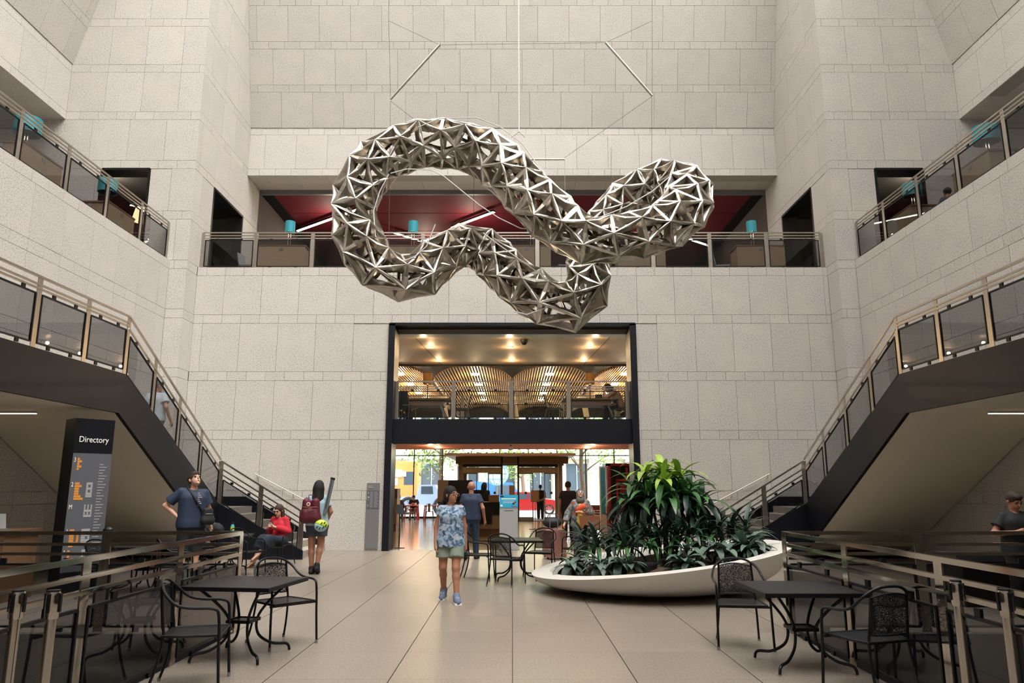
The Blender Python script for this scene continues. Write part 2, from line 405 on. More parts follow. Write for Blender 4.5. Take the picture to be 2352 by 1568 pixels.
# balcony at the far side: slab, red ceiling, side walls
mb = MB(); mb.box(-18, 18, B+.1, 43, ZB-.4, ZB); struct('floor_balcony_back', mb, 'joint')
mb = MB(); mb.box(-9.05, 9.05, 25.0, 37, 12.02, 12.3); rc = struct('ceiling_red', mb, 'red_ceiling')
for k in range(1, 6):
    j = MB(); j.box(-8.6, 8.6, 25+k*2-.008, 25+k*2+.008, 12.012, 12.03); obj('ceiling_joint', j, 'dark_void', rc)
for s in (-1, 1):
    j = MB(); j.box(s*8.62, s*9.03, 25.0, 37, 11.98, 12.04); obj('ceiling_edge_strip', j, 'black_frame', rc)
mb = MB(); mb.box(-XT, XT, 24.9, 25.02, 11.93, 12.12); struct('trim_balcony_track', mb, 'grey_panel')
for s, side in ((-1, 'left'), (1, 'right')):
    mb = MB(); mb.box(s*9.03, s*9.3, 24.92, 37.2, ZB, 12.3); struct('wall_reading_room_'+side, mb, 'brown_wall')
mb = MB(); mb.box(-9.3, 9.3, 37, 37.3, ZB, 12.3); struct('wall_reading_room_back', mb, 'brown_wall')
# the side of the hall behind the viewer, and the skylight
mb = MB(); mb.box(-18, 18, -6.4, -6, -3.6, ZTOP); struct('wall_front', mb, 'wall_stone')
mb = MB(); ex = XB-(ZTOP-ZH)*LEAN; ey = YBAND-(ZTOP-ZH)*LEAN
mb.box(-18.5, -ex, -6.4, 26, ZTOP, ZTOP+.4); mb.box(ex, 18.5, -6.4, 26, ZTOP, ZTOP+.4); mb.box(-ex, ex, ey, 26, ZTOP, ZTOP+.4)
rf = struct('ceiling', mb, 'white_paint')
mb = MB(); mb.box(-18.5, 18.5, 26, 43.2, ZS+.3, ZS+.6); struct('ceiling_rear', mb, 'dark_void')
for k in range(-3, 4):
    j = MB(); j.box(k*2.9-.09, k*2.9+.09, -6.2, ey, ZTOP+.02, ZTOP+.5); obj('skylight_beam', j, 'white_paint', rf)
for k in range(8):
    j = MB(); j.box(-ex, ex, -5+k*3.6-.06, -5+k*3.6+.06, ZTOP+.05, ZTOP+.3); obj('skylight_beam', j, 'white_paint', rf)
for k in range(-4, 4):
    x0, x1 = max(k*2.9, -ex), min((k+1)*2.9, ex)
    j = MB(); j.box(x0, x1, -6.2, ey, ZTOP+.5, ZTOP+.52); obj('dimming_pane', j, 'dimming_glass', rf)  # unseen tinted panes, added to dim the interior against the street
# ------------------------------------------------------------------ floor: slabs round the two stair wells
TS = 1.08; WX, WY, WE = 3.25, 9.12, 9.4
w = MB(); w.box(-XL-.4, XL+.4, WY+.02, B+.3, -.4, -.02); w.box(-WX, WX, -6, WY+.04, -.4, -.02)
fl = struct('floor', w, 'floor_joint')
cells = []
y = WY
while y < B+.3: cells.append((-XL, XL, y, min(y+TS, B+.32))); y += TS
y = WY
while y > 2: cells.append((-WX, WX, y-TS, y)); y -= TS
for (x0, x1, y0, y1) in cells:
    clad(fl, (0, 0, 0), (1, 0, 0), (0, 1, 0), [(x0, y0), (x1, y0), (x1, y1), (x0, y1)], courses=[(y0, y1)], m='floor_stone', name='floor_slab', gap=.008, tall=TS, thick=.03,
         seed=0) if False else None
    k = math.floor(x0/TS)
    while k*TS < x1:
        a = max(x0, k*TS); b = min(x1, (k+1)*TS)
        if b-a > .05:
            key = ('fs', round(b-a, 3), round(y1-y0, 3))
            if key not in PANELS:
                mb = MB(); mb.box(.005, b-a-.005, .001, y1-y0-.001, -.03, 0); me = mb.mesh('floor_slab', fix=False); me.materials.append(M['floor_stone']); PANELS[key] = me
            o = bpy.data.objects.new('floor_slab', PANELS[key]); o.location = (a, y0, 0); o.parent = fl; COL.objects.link(o)
        k += 1
mb = MB(); mb.box(-WX, WX, -6, 1.5, -.02, 0); obj('floor_apron', mb, 'floor_stone', fl)
for s, side in ((-1, 'left'), (1, 'right')):
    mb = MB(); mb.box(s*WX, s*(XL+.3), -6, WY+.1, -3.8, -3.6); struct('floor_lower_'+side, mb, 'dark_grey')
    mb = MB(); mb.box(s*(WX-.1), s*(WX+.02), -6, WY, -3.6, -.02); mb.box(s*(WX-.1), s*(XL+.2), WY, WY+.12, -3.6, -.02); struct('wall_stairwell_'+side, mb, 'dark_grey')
# ------------------------------------------------------------------ big opening in the back wall: steel lining, gallery slab, hall beyond
mb = MB()
for s in (-1, 1): mb.box(s*(OW-.16), s*(OW+.02), B-.06, B+.75, 0, OH)
mb.box(-OW, OW, B-.06, B+.75, OH-.05, OH+.03)
struct('trim_opening', mb, 'black_steel')
mb = MB(); mb.box(-OW+.16, OW-.16, B+.12, B+.32, 2.84, 3.52); struct('trim_gallery_fascia', mb, 'black_steel')
mb = MB(); mb.box(-10, 10, B+.3, 24.0, 2.95, 3.5); struct('floor_gallery', mb, 'dark_grey')
mb = MB(); mb.box(-10, 10, B+.3, 24.0, 2.86, 2.95); struct('ceiling_under_gallery', mb, 'orange_ceiling')
mb = MB(); mb.box(-10, 10, B+.5, 27, 6.1, 6.3); cg = struct('ceiling_gallery', mb, 'mezz_ceiling')
mb = MB(); mb.box(-OW, OW, B+.5, B+.95, 6.0, 6.1); obj('ceiling_track', mb, 'grey_panel', cg)
for x in (-3.0, 3.0):
    j = MB(); j.bar((x, 20.9, 6.098), (x*.87, 27, 6.098), .02, .01); obj('ceiling_joint', j, 'dark_void', cg)
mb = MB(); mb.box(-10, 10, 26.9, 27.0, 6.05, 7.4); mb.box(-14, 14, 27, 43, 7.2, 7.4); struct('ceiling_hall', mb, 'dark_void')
for s, side in ((-1, 'left'), (1, 'right')):
    mb = MB(); mb.box(s*10, s*10.3, B+.5, 42, 0, 7.3); struct('wall_hall_'+side, mb, 'mezz_ceiling')
def hallfloor():
    m, nt, p = newmat('hall_floor'); tc = nt.nodes.new('ShaderNodeTexCoord'); br = nt.nodes.new('ShaderNodeTexBrick')
    br.offset = 0; br.inputs['Scale'].default_value = 1; br.inputs['Brick Width'].default_value = TS; br.inputs['Row Height'].default_value = TS; br.inputs['Mortar Size'].default_value = .006
    br.inputs['Color1'].default_value = col('a09480'); br.inputs['Color2'].default_value = col('998d7a'); br.inputs['Mortar'].default_value = col('6f665b')
    L(nt, tc.outputs['Object'], br.inputs['Vector']); L(nt, br.outputs['Color'], p.inputs['Base Color']); p.inputs['Roughness'].default_value = .14
hallfloor()
mb = MB(); mb.box(-12, 12, B+.3, 43, -.2, 0); struct('floor_hall', mb, 'hall_floor')
# slatted vaults hung in the hall: battens run away from the viewer
VZ, VR = 5.66, .5
slat = MB(); slat.box(-.019, .019, 0, 14.0, -.03, .03); slat_me = slat.mesh('batten', fix=False); slat_me.materials.append(M['bamboo'])
for i, cx in enumerate((-4.5, -1.5, 1.5, 4.5)):
    v = thing('slatted_vault', 'barrel vault of bamboo battens %s' % ('left of the gallery desk lamp, mostly behind the steel jamb', 'arching over the left of the gallery centre', 'arching over the right of the gallery centre', 'above the bent reader, by the right jamb')[i], 'vault', (cx, 27.4, VZ), 0, 'slatted vaults over the hall')
    for k in range(30):
        t = (k+.5)/30*2-1; a = t*1.02
        o = bpy.data.objects.new('batten', slat_me); o.parent = v; o.location = (1.45*math.sin(a)/math.sin(1.02), 0, VR*(math.cos(a)-math.cos(1.02))/(1-math.cos(1.02))); o.rotation_euler = (0, a*.5, 0); COL.objects.link(o)
    for y in (.05, 4.6, 9.2, 13.9):
        pts = [(1.45*math.sin(a)/math.sin(1.02), y, .04+VR*(math.cos(a)-math.cos(1.02))/(1-math.cos(1.02))) for a in [j/12*2.04-1.02 for j in range(13)]]
        r = MB()
        for a, b in zip(pts, pts[1:]): r.bar(a, b, .05, .05)
        obj('rib', r, 'wood_dark', v, local=True)
    for (x, y) in ((0, 2), (0, 5), (0, 8), (0, 11)):
        g = MB(); g.lathe([(.16, 0), (.16, .04), (.0, .05)], 14, (x, y, VR-.06)); obj('downlight', g, 'lamp_white', v, local=True); point('vault_lamp', (cx, 27.4+y, VZ+VR-.3), 26, (1, .72, .4), .06)
for i, x in enumerate((-3.0, 0.0, 3.0)):
    b = MB(); b.box(x-.06, x+.06, 27.4, 41.4, VZ-.12, VZ+.02); tag(obj('valley_beam', b, 'wood_dark'), 'timber beam along the %s valley between slatted vaults' % ('left', 'middle', 'right')[i], 'beam', 'beams between the vaults')
for i, x in enumerate((-3.0, 0, 3.0)):
    t = thing('hanging_fin', 'pale slanting fin below the %s valley of the slatted vaults' % ('left', 'middle', 'right')[i], 'fin', (x, 31.5, 5.6), 0, 'pale fins')
    q = MB(); q.prism([(-.12, 0, 0), (.12, 0, 0), (.42, 0, -1.9), (.2, 0, -1.9)], (0, .08, 0)); obj('blade', q, 'white_paint', t, local=True)
    q = MB(); q.box(-.14, .14, -.05, .13, -.02, .06); obj('hanger', q, 'steel', t, local=True)
# recessed lamps in the gallery ceiling and under the gallery
names = ['left', 'middle', 'right']
for r, (y, xs) in enumerate(((21.71, (-2.67, -.09, 2.49)), (23.46, (-2.64, -.06, 2.5)), (26.04, (-2.64, -.03, 2.55)))):
    for c, x in enumerate(xs):
        t = thing('downlight', 'round recessed lamp in the gallery ceiling, %s row, %s' % (('front', 'middle', 'rear')[r], names[c]), 'ceiling lamp', (x, y, 6.1), 0, 'gallery downlights'); point('gallery_lamp', (x, y, 5.9), 6, (1, .68, .36), .05)
        q = MB(); q.lathe([(.1, 0), (.1, -.012), (0, -.014)], 16); obj('lens', q, 'lamp_white', t, local=True)
        q = MB(); q.lathe([(.1, 0), (.125, 0), (.12, -.016), (.1, -.016)], 16); obj('trim_ring', q, 'white_plastic', t, local=True)
for i, (x, y) in enumerate(((-2.4, 21.9), (-2.3, 23.0), (2.35, 21.9), (2.3, 23.0))):
    t = thing('downlight', 'round recessed lamp in the orange ceiling, %s %s' % (('left', 'right')[i//2], ('near', 'far')[i % 2]), 'ceiling lamp', (x, y, 2.86), 0, 'lamps under the gallery'); point('under_gallery_lamp', (x, y, 2.7), 4, (1, .75, .45), .05)
    q = MB(); q.lathe([(.09, 0), (.09, -.012), (0, -.014)], 16); obj('lens', q, 'lamp_white', t, local=True)
    q = MB(); q.lathe([(.09, 0), (.115, 0), (.11, -.016), (.09, -.016)], 16); obj('trim_ring', q, 'white_plastic', t, local=True)
for s in (-1, 1):
    point('corridor_lamp', (s*12.3, 21.2, 10.6), 30)
cm = thing('ceiling_camera', 'dark dome camera under the gallery ceiling', 'camera', (.36, 22.24, 6.1))
q = MB(); q.lathe([(.12, 0), (.12, -.06), (.1, -.09)], 18); obj('housing', q, 'dark_grey', cm, local=True, smooth=True)
q = MB(); q.lathe([(.09, -.09), (.08, -.13), (.04, -.16), (0, -.17)], 18); obj('dome', q, 'black_frame', cm, local=True, smooth=True)
cm = thing('ceiling_camera', 'small white box camera under the orange ceiling', 'camera', (-.05, 21.6, 2.86))
q = MB(); q.box(-.07, .07, -.1, .1, -.14, -.04); obj('housing', q, 'white_plastic', cm, local=True)
q = MB(); q.cyl((0, 0, 0), (0, 0, -.05), .03); obj('bracket', q, 'grey_panel', cm, local=True)
# ------------------------------------------------------------------ guard rails
stone('step_stone', 'a79f93', '7b736a', 'a59b8a', rnd=.04)
CLIP = MB().box(-.035, .035, -.012, .012, -.03, .03).mesh('clip', fix=False); CLIP.materials.append(M['black_frame'])
def guard(t, posts, heights, gb=.07, gt=.8, bw=.035, bh=.03, post_w=.055, end_posts=(True, True), closed_first=True, pm='steel', gm='smoked_glass', skip=()):
    """posts: base points of one straight run; posts, rails, framed dark panes held by clips"""
    P = [Vector(p) for p in posts]; d = (P[-1]-P[0]); dh = Vector((d.x, d.y, 0)).normalized(); nrm = Vector((-dh.y, dh.x, 0))
    for i, p in enumerate(P):
        if i in skip: continue
        mb = MB()
        for o in (-.028, .028): mb.bar(p+dh*o, p+dh*o+Vector((0, 0, heights[0])), .014, post_w, up=dh)
        obj('post', mb, pm, t)
    for k, h in enumerate(heights):
        mb = MB(); up = Vector((0, 0, h)); mb.bar(P[0]+up, P[-1]+up, bw, bh if k else bh*1.25); obj('rail', mb, pm, t)
    for a, b in zip(P, P[1:]):
        ln = Vector((b.x-a.x, b.y-a.y, 0)).length; sl = (b.z-a.z)/ln; e = .075
        q0 = a+dh*e+Vector((0, 0, sl*e)); q1 = b-dh*e-Vector((0, 0, sl*e)); z0 = Vector((0, 0, gb)); z1 = Vector((0, 0, gt))
        mb = MB(); mb.prism([q0+z0-nrm*.005, q1+z0-nrm*.005, q1+z1-nrm*.005, q0+z1-nrm*.005], nrm*.01)
        g = obj('glass_pane', mb, gm, t)
        mb = MB()
        for u, v in ((q0+z0, q1+z0), (q1+z0, q1+z1), (q1+z1, q0+z1), (q0+z1, q0+z0)): mb.bar(u, v, .022, .032, up=nrm)
        obj('pane_frame', mb, 'black_frame', g)
        for f in (.25, .75):
            for z in (z0-Vector((0, 0, .035)), z1+Vector((0, 0, .04))):
                c = bpy.data.objects.new('clip', CLIP); c.parent = g; r = q0.lerp(q1, f)+z
                c.location = r; c.rotation_euler = (0, 0, math.atan2(dh.y, dh.x)); COL.objects.link(c)
SIDE = {-1: 'left', 1: 'right'}
for s in (-1, 1):
    sd = SIDE[s]
    # ---------------- staircase: short flight along the back wall, landing, flight towards the viewer, bridge
    st = thing('staircase', 'dark steel staircase with white soffit climbing the %s side wall' % sd, 'staircase', (s*7, 18, 0))
    RZ = 1.17/7
    for i in range(7):
        mb = MB(); mb.box(s*(5.0+.333*i), s*(5.36+.333*i) if i < 6 else s*9.0, 18.05, B-.02, i*RZ if i < 1 else (i-.15)*RZ, (i+1)*RZ); obj('step', mb, 'step_stone', st)
    mb = MB(); mb.prism([(s*4.93, 18.0, 0), (s*4.93, 18.0, .2), (s*7.0, 18.0, 1.3), (s*7.0, 18.0, 0)], (0, .06, 0)); obj('side_panel', mb, 'black_steel', st)
    mb = MB(); mb.prism([(s*5.1, B-.06, 0), (s*5.1, B-.06, .25), (s*7.2, B-.06, 1.42), (s*9.0, B-.06, 1.42), (s*9.0, B-.06, 0)], (0, .05, 0)); obj('wall_skirting', mb, 'black_steel', st)
    R2 = (3.6-1.17)/14; TR = 4.75/13
    for i in range(14):
        y1 = 18.0-TR*i; mb = MB(); mb.box(s*7.05, s*9.48, y1-TR-.03, y1, 1.17+R2*(i-.15), 1.17+R2*(i+1)); obj('step', mb, 'step_stone', st)
    ytop, zt = 13.2, 3.66
    prof = [(18.02, .0), (18.02, 1.26), (ytop, zt), (-5.9, zt), (-5.9, 2.95), (13.1, 2.95), (18.02, .4)]
    prof = [(18.02, .3), (18.02, 1.26), (ytop, zt), (-5.9, zt), (-5.9, 2.95), (13.1, 2.95)]
    mb = MB(); mb.prism([(s*6.97, y, z) for y, z in prof], (s*.07, 0, 0)); obj('stringer', mb, 'black_steel', st)
    mb = MB(); mb.prism([(s*7.04, 18.4, .15), (s*7.04, 13.1, 2.95), (s*7.04, 13.1, 3.05), (s*7.04, 18.4, .3)], (s*2.45, 0, 0)); obj('soffit', mb, 'soffit_paint', st)
    mb = MB(); mb.box(s*6.97, s*9.45, 18.3, 18.4, 0, 1.1); obj('end_panel', mb, 'black_steel', st)
    mb = MB(); mb.box(s*7.04, s*9.48, -5.9, 13.1, 2.95, 3.05); obj('bridge_ceiling', mb, 'soffit_paint', st)
    mb = MB(); mb.box(s*7.04, s*9.5, -5.9, 13.25, 3.05, 3.6); obj('bridge_deck', mb, 'step_stone', st)
    g = thing('stair_guard', 'steel and dark glass guard of the %s stairs' % sd, 'guard rail', (s*7, 18, 0))
    guard(g, [(s*7.0, 18.03, 1.18), (s*6.0, 18.03, .59), (s*5.0, 18.03, .0)], (1.1, .93, .8), gb=.16, gt=.7, bw=.03, bh=.03)
    guard(g, [(s*7.0, 13.2-.0, 3.64), (s*7.0, 14.35, 3.06), (s*7.0, 15.56, 2.45), (s*7.0, 16.78, 1.84), (s*7.0, 17.97, 1.24)], (1.08, .86), gb=.06, gt=.76, bw=.03, bh=.03, skip=(4,))
    guard(g, [(s*7.0, 13.2-1.3*k, 3.64) for k in range(0, 9)], (1.08, .96, .9), gb=.1, gt=.82, bw=.03, bh=.03, skip=(0,))
    h = thing('wall_handrail', 'slim steel handrail on the back wall above the %s stairs' % sd, 'handrail', (s*5, B-.1, 1))
    mb = MB(); mb.tube([(s*6.95, B-.1, 2.02), (s*4.95, B-.1, 1.02)], .018, 8); obj('rail', mb, 'steel', h)
    for x, z in ((6.9, 2.0), (5.9, 1.5), (5.05, 1.07)):
        mb = MB(); mb.bar((s*x, B-.1, z), (s*x, B-.1, z-.09), .014, .014); mb.bar((s*x, B-.1, z-.085), (s*x, B, z-.085), .014, .014); obj('bracket', mb, 'steel', h)
    lt = thing('linear_lamp', 'slim ceiling light strip under the %s bridge' % sd, 'ceiling lamp', (s*8.8, 12.76, 2.95))
    mb = MB(); mb.box(s*8.2, s*9.45, 12.72, 12.8, 2.91, 2.95); obj('housing', mb, 'white_plastic', lt)
    mb = MB(); mb.box(s*8.22, s*9.43, 12.725, 12.795, 2.9, 2.912); obj('diffuser', mb, 'lamp_glow', lt)
    # ---------------- guards round the stair well in the floor
    g = thing('stairwell_guard', 'polished steel and dark glass guard round the %s stair well' % sd, 'guard rail', (s*3.23, 9.14, 0))
    guard(g, [(s*3.23, 9.1-1.63*k, 0) for k in range(0, 6)], (1.12, .99, .88), gb=.06, gt=.76, bw=.045, bh=.034, pm='chrome')
    guard(g, [(s*3.23, 9.14, 0), (s*4.85, 9.14, 0), (s*6.5, 9.14, 0), (s*8.1, 9.14, 0), (s*9.45, 9.14, 0)], (1.12, .99, .88), gb=.06, gt=.76, bw=.045, bh=.034, skip=(0,), pm='chrome')
    # ---------------- balcony guards on the two sides
    g = thing('balcony_guard', 'steel and dark glass guard along the %s balcony' % sd, 'guard rail', (s*9.6, 19.6, ZB))
    guard(g, [(s*9.6, y, ZB) for y in (19.66, 18.15, 16.52, 14.94, 13.37, 11.8, 10.2, 8.6)], (1.07, .98, .9), gb=.05, gt=.82, bw=.03, bh=.026)
    # wall that closes the side balcony beyond the tower
    mb = MB(); mb.box(s*XB, s*18, T+.0, T+.35, ZB, ZS); struct('wall_balcony_end_'+sd, mb, 'wall_stone')
    # stanchions
    for i, (x, y) in enumerate(((3.06, 4.8), (2.84, 4.8)) if s < 0 else ((3.04, 5.3), (3.08, 4.85))):
        q = thing('stanchion', '%s steel belt stanchion by the %s stair-well guard' % ((('outer', 'inner') if s < 0 else ('farther', 'nearer'))[i], sd), 'stanchion', (s*x, y, 0), 0, 'belt stanchions')
        mb = MB(); mb.lathe([(.15, 0), (.15, .012), (.05, .03), (.032, .04)], 24); obj('base', mb, 'chrome', q, local=True, smooth=True)
        mb = MB(); mb.cyl((0, 0, .03), (0, 0, .9), .032, 20); obj('pole', mb, 'chrome', q, local=True, smooth=True)
        mb = MB(); mb.lathe([(.036, .86), (.042, .87), (.042, 1.0), (.036, 1.02)], 20); obj('belt_head', mb, 'chrome', q, local=True, smooth=True)
        mb = MB(); mb.lathe([(.036, 1.02), (.036, 1.03), (0, 1.034)], 20)
        for a in range(4): mb.box(.0, .0, 0, 0, 0, 0) if False else mb.bar((math.cos(a*PI/2)*.043, math.sin(a*PI/2)*.043, .9), (math.cos(a*PI/2)*.043, math.sin(a*PI/2)*.043, 1.01), .018, .018)
        obj('cap_and_slots', mb, 'black_frame', q, local=True)
g = thing('balcony_guard', 'steel and dark glass guard along the far balcony below the red ceiling', 'guard rail', (0, 20.5, ZB))
guard(g, [(x, 20.52, ZB) for x in (-8.98, -7.45, -5.8, -4.2, -2.6, -.95, .72, 2.4, 4.07, 5.72, 7.37, 8.95)], (1.07, .98, .9), gb=.05, gt=.84, bw=.03, bh=.026)
g = thing('gallery_guard', 'steel and glass guard along the front edge of the gallery', 'guard rail', (0, 20.75, 3.5))
guard(g, [(x, 20.76, 3.52) for x in (-3.26, -1.66, -.04, 1.58, 3.24)], (1.08, .93, .87), gb=.07, gt=.8, bw=.03, bh=.026, gm='soft_glass')
g = thing('gallery_guard', 'second glass guard along the rear edge of the gallery', 'guard rail', (0, 23.95, 3.5))
guard(g, [(x, 23.95, 3.5) for x in (-5, -3.4, -1.62, 0, 1.62, 3.4, 5)], (1.08, .93, .87), gb=.07, gt=.8, bw=.03, bh=.026, gm='soft_glass')
# ------------------------------------------------------------------ patio chairs and tables
def smooth_path(pts, n=5):
    P = [Vector(p) for p in pts]; out = []
    for i in range(len(P)-1):
        p0 = P[max(i-1, 0)]; p1 = P[i]; p2 = P[i+1]; p3 = P[min(i+2, len(P)-1)]
        for k in range(n):
            t = k/n; out.append(.5*((2*p1)+(p2-p0)*t+(2*p0-5*p1+4*p2-p3)*t*t+(3*p1-p0-3*p2+p3)*t**3))
    return out+[P[-1]]
def make_chair():
    c = thing('patio_chair', 'x', 'chair', (0, 0, 0), 0, 'black patio chairs')
    half = [(-.28, -.25, .012), (-.275, -.23, .3), (-.27, -.215, .58), (-.27, -.17, .655), (-.272, .02, .668), (-.265, .14, .70), (-.225, .235, .79), (-.12, .285, .86), (0, .30, .875)]
    full = half+[(-x, y, z) for x, y, z in half[::-1][1:]]
    mb = MB(); mb.tube(smooth_path(full, 4), .0125, 8); obj('arm_hoop', mb, 'iron', c, local=True, smooth=True)
    for s in (-1, 1):
        mb = MB(); mb.tube(smooth_path([(s*.175, .272, .83), (s*.185, .245, .6), (s*.195, .225, .42), (s*.21, .26, .2), (s*.225, .32, .012)], 4), .0115, 8); obj('leg', mb, 'iron', c, local=True, smooth=True)
    for (x, y) in ((-.28, -.25), (.28, -.25), (-.225, .32), (.225, .32)):
        mb = MB(); mb.cyl((x, y, 0), (x, y, .035), .0145, 10); obj('foot_cap', mb, 'foot_grey', c, local=True)
    nx, nz = 8, 6; vs = []; fs = []
    for j in range(nz+1):
        z = .50+.29*j/nz
        for i in range(nx+1):
            x = -.18+.36*i/nx; top = .03*(1-(x/.18)**2) if j == nz else 0
            vs.append((x, .235+.11*(z-.45)+.03*(1-(x/.18)**2), z+top))
    for j in range(nz):
        for i in range(nx): a = j*(nx+1)+i; fs.append((a, a+1, a+nx+2, a+nx+1))
    mb = MB(); mb.add(vs, fs); b = obj('backrest', mb, 'perforated_sheet', c, local=True, smooth=True)
    rim = [vs[i] for i in range(nx+1)]+[vs[j*(nx+1)+nx] for j in range(1, nz+1)]+[vs[nz*(nx+1)+i] for i in range(nx-1, -1, -1)]+[vs[j*(nx+1)] for j in range(nz-1, 0, -1)]
    mb = MB(); mb.tube(rim, .009, 6, closed=True); o = obj('backrest_rim', mb, 'iron', b, smooth=True)
    seat = [(-.235, -.22), (.235, -.22), (.225, .1), (.2, .225), (-.2, .225), (-.225, .1)]
    mb = MB(); mb.prism([(x, y, .436) for x, y in seat], (0, 0, .008)); q = obj('seat', mb, 'perforated_sheet', c, local=True)
    mb = MB(); mb.tube([(x*1.03, y*1.03, .44) for x, y in seat], .012, 8, closed=True); mb.bar((-.275, -.2, .425), (.275, -.2, .425), .02, .02); obj('seat_rim', mb, 'iron', q)
    return c
def make_table(size=.92):
    t = thing('patio_table', 'x', 'table', (0, 0, 0), 0, 'black patio tables'); h = size/2
    mb = MB(); mb.box(-h, h, -h, h, .705, .72); obj('tabletop', mb, 'iron_top', t, local=True)
    mb = MB()
    for a, b in (((-h, -h), (h, -h)), ((h, -h), (h, h)), ((h, h), (-h, h)), ((-h, h), (-h, -h))): mb.bar((*a, .70), (*b, .70), .02, .035)
    obj('rim', mb, 'iron', t, local=True)
    q = h*.72
    for sx in (-1, 1):
        for sy in (-1, 1):
            mb = MB(); mb.tube(smooth_path([(sx*q, sy*q, .70), (sx*q*.55, sy*q*.55, .52), (sx*q*.3, sy*q*.3, .36), (sx*q*.34, sy*q*.34, .2), (sx*q*.65, sy*q*.65, .1), (sx*q*.98, sy*q*.98, .075), (sx*q*1.05, sy*q*1.05, .01)], 5), .014, 8); obj('leg', mb, 'iron', t, local=True, smooth=True)
    mb = MB()
    for a in range(4):
        c0 = (q*.36*(1 if a in (0, 3) else -1), q*.36*(1 if a < 2 else -1), .35); a2 = (a+1) % 4; c1 = (q*.36*(1 if a2 in (0, 3) else -1), q*.36*(1 if a2 < 2 else -1), .35); mb.bar(c0, c1, .012, .03)
    mb.box(-q*.3, q*.3, -q*.3, q*.3, .345, .355); obj('leg_brace', mb, 'iron', t, local=True)
    return t
mat('iron_top', '0e0f12', .45, var=.1, scale=14, spec=.3)
chair = make_chair(); table = make_table()
def place(proto, used, loc, rz, label, group):
    if not used: used.append(1); o = proto; o.location = loc; o.rotation_euler = (0, 0, math.radians(rz)); o['label'] = label; o['group'] = group; return o
    return copytree(proto, loc, math.radians(rz), label, group)
cu, tu = [], []
spots_t = [((-2.7, 7.83, 0), -8, 'black square patio table against the left stair-well guard'), ((2.74, 7.42, 0), 0, 'black square patio table against the right stair-well guard'),
           ((.06, 14.15, 0), 4, 'black square patio table beside the white planter, catching green light'), ((-5.75, 15.4, 0), 12, 'black patio table with the water bottle beside the seated reader'),
           ((-6.0, 12.6, 0), -6, 'black patio table behind the left guard, below the standing man')]
for loc, rz, lb in spots_t: place(table, tu, loc, rz, lb, 'black patio tables')
spots_c = [((-2.72, 6.74, 0), 102, 'black patio chair nearest the viewer on the left, seen from its side'), ((-2.5, 8.47, 0), 48, 'black patio chair behind the left foreground table'),
           ((2.95, 6.5, 0), 197, 'black patio chair with its perforated back to the viewer, right foreground'), ((2.45, 8.35, 0), -8, 'black patio chair behind the right foreground table'),
           ((-.62, 14.2, 0), 82, 'black patio chair left of the table by the planter'), ((-.12, 13.42, 0), 160, 'black patio chair in front of the table by the planter, its back to the viewer'),
           ((.55, 14.75, 0), -18, 'black patio chair behind the table by the planter'), ((-5.12, 16.75, 0), -20, 'black patio chair the woman in red sits on'),
           ((-5.15, 14.85, 0), 70, 'empty black patio chair between guard and seated reader'), ((-6.5, 15.9, 0), 40, 'black patio chair behind the standing man, bag on it'),
           ((-6.3, 11.95, 0), 170, 'black patio chair with arched back just behind the left guard'), ((-5.35, 12.2, 0), 120, 'black patio chair right of the table below the standing man'),
           ((1.35, 15.6, 0), -60, 'black patio chair half hidden by the planter leaves, near the suitcase')]
for loc, rz, lb in spots_c: place(chair, cu, loc, rz, lb, 'black patio chairs')
# ------------------------------------------------------------------ hanging sculpture: a closed loop of tube folded from steel plates
_S, _C = math.sin(math.atan(336/1700)), math.cos(math.atan(336/1700))
def sp(u, v, Y):            # a point measured on the photograph, set at its own distance Y
    a = (u-1177)/1700; b = (784-v)/1700; t = Y/(_C-b*_S); return Vector((a*t, Y, 1.65+(_S+b*_C)*t))
LOOP = [(813,485,11.6,.40),(828,420,11.7,.41),(890,355,11.9,.42),(980,328,12.0,.42),(1072,335,12.0,.43),(1150,380,11.8,.44),(1210,440,11.5,.43),(1268,500,11.2,.41),(1335,548,11.0,.38),
        (1420,548,10.9,.37),(1505,528,11.1,.40),(1568,488,11.6,.44),(1580,438,12.3,.46),(1515,418,12.9,.42),(1440,452,13.0,.38),(1388,508,12.8,.36),(1352,580,12.4,.36),(1352,640,12.0,.38),
        (1335,692,11.7,.40),(1278,704,11.6,.40),(1212,668,11.8,.41),(1155,615,12.2,.40),(1112,575,12.6,.37),(1065,562,12.4,.36),(1015,592,12.0,.38),(955,636,11.7,.40),(885,628,11.5,.40),(832,572,11.5,.40)]
def loop_samples(n):
    P = [sp(a, b, c) for a, b, c, r in LOOP]; R = [q[3] for q in LOOP]; N = len(P); out = []
    for i in range(N):
        p0, p1, p2, p3 = P[i-1], P[i], P[(i+1) % N], P[(i+2) % N]
        for k in range(20):
            t = k/20; out.append((.5*((2*p1)+(p2-p0)*t+(2*p0-5*p1+4*p2-p3)*t*t+(3*p1-p0-3*p2+p3)*t**3), R[i]*(1-t)+R[(i+1) % N]*t))
    L_ = [0]
    for i in range(len(out)): L_.append(L_[-1]+(out[(i+1) % len(out)][0]-out[i][0]).length)
    res = []; j = 0
    for k in range(n):
        d = L_[-1]*k/n
        while L_[j+1] < d: j += 1
        t = (d-L_[j])/(L_[j+1]-L_[j]); a = out[j]; b = out[(j+1) % len(out)]
        res.append((a[0].lerp(b[0], t), a[1]*(1-t)+b[1]*t))
    return res
sculpture = thing('hanging_sculpture', 'large looping tubular sculpture of folded stainless steel plates hung on cables', 'sculpture', tuple(sp(1190, 520, 11.9)))
NR, NS = 50, 6
ring = loop_samples(NR); rng = random.Random(5)
tang = [(ring[(i+1) % NR][0]-ring[i-1][0]).normalized() for i in range(NR)]
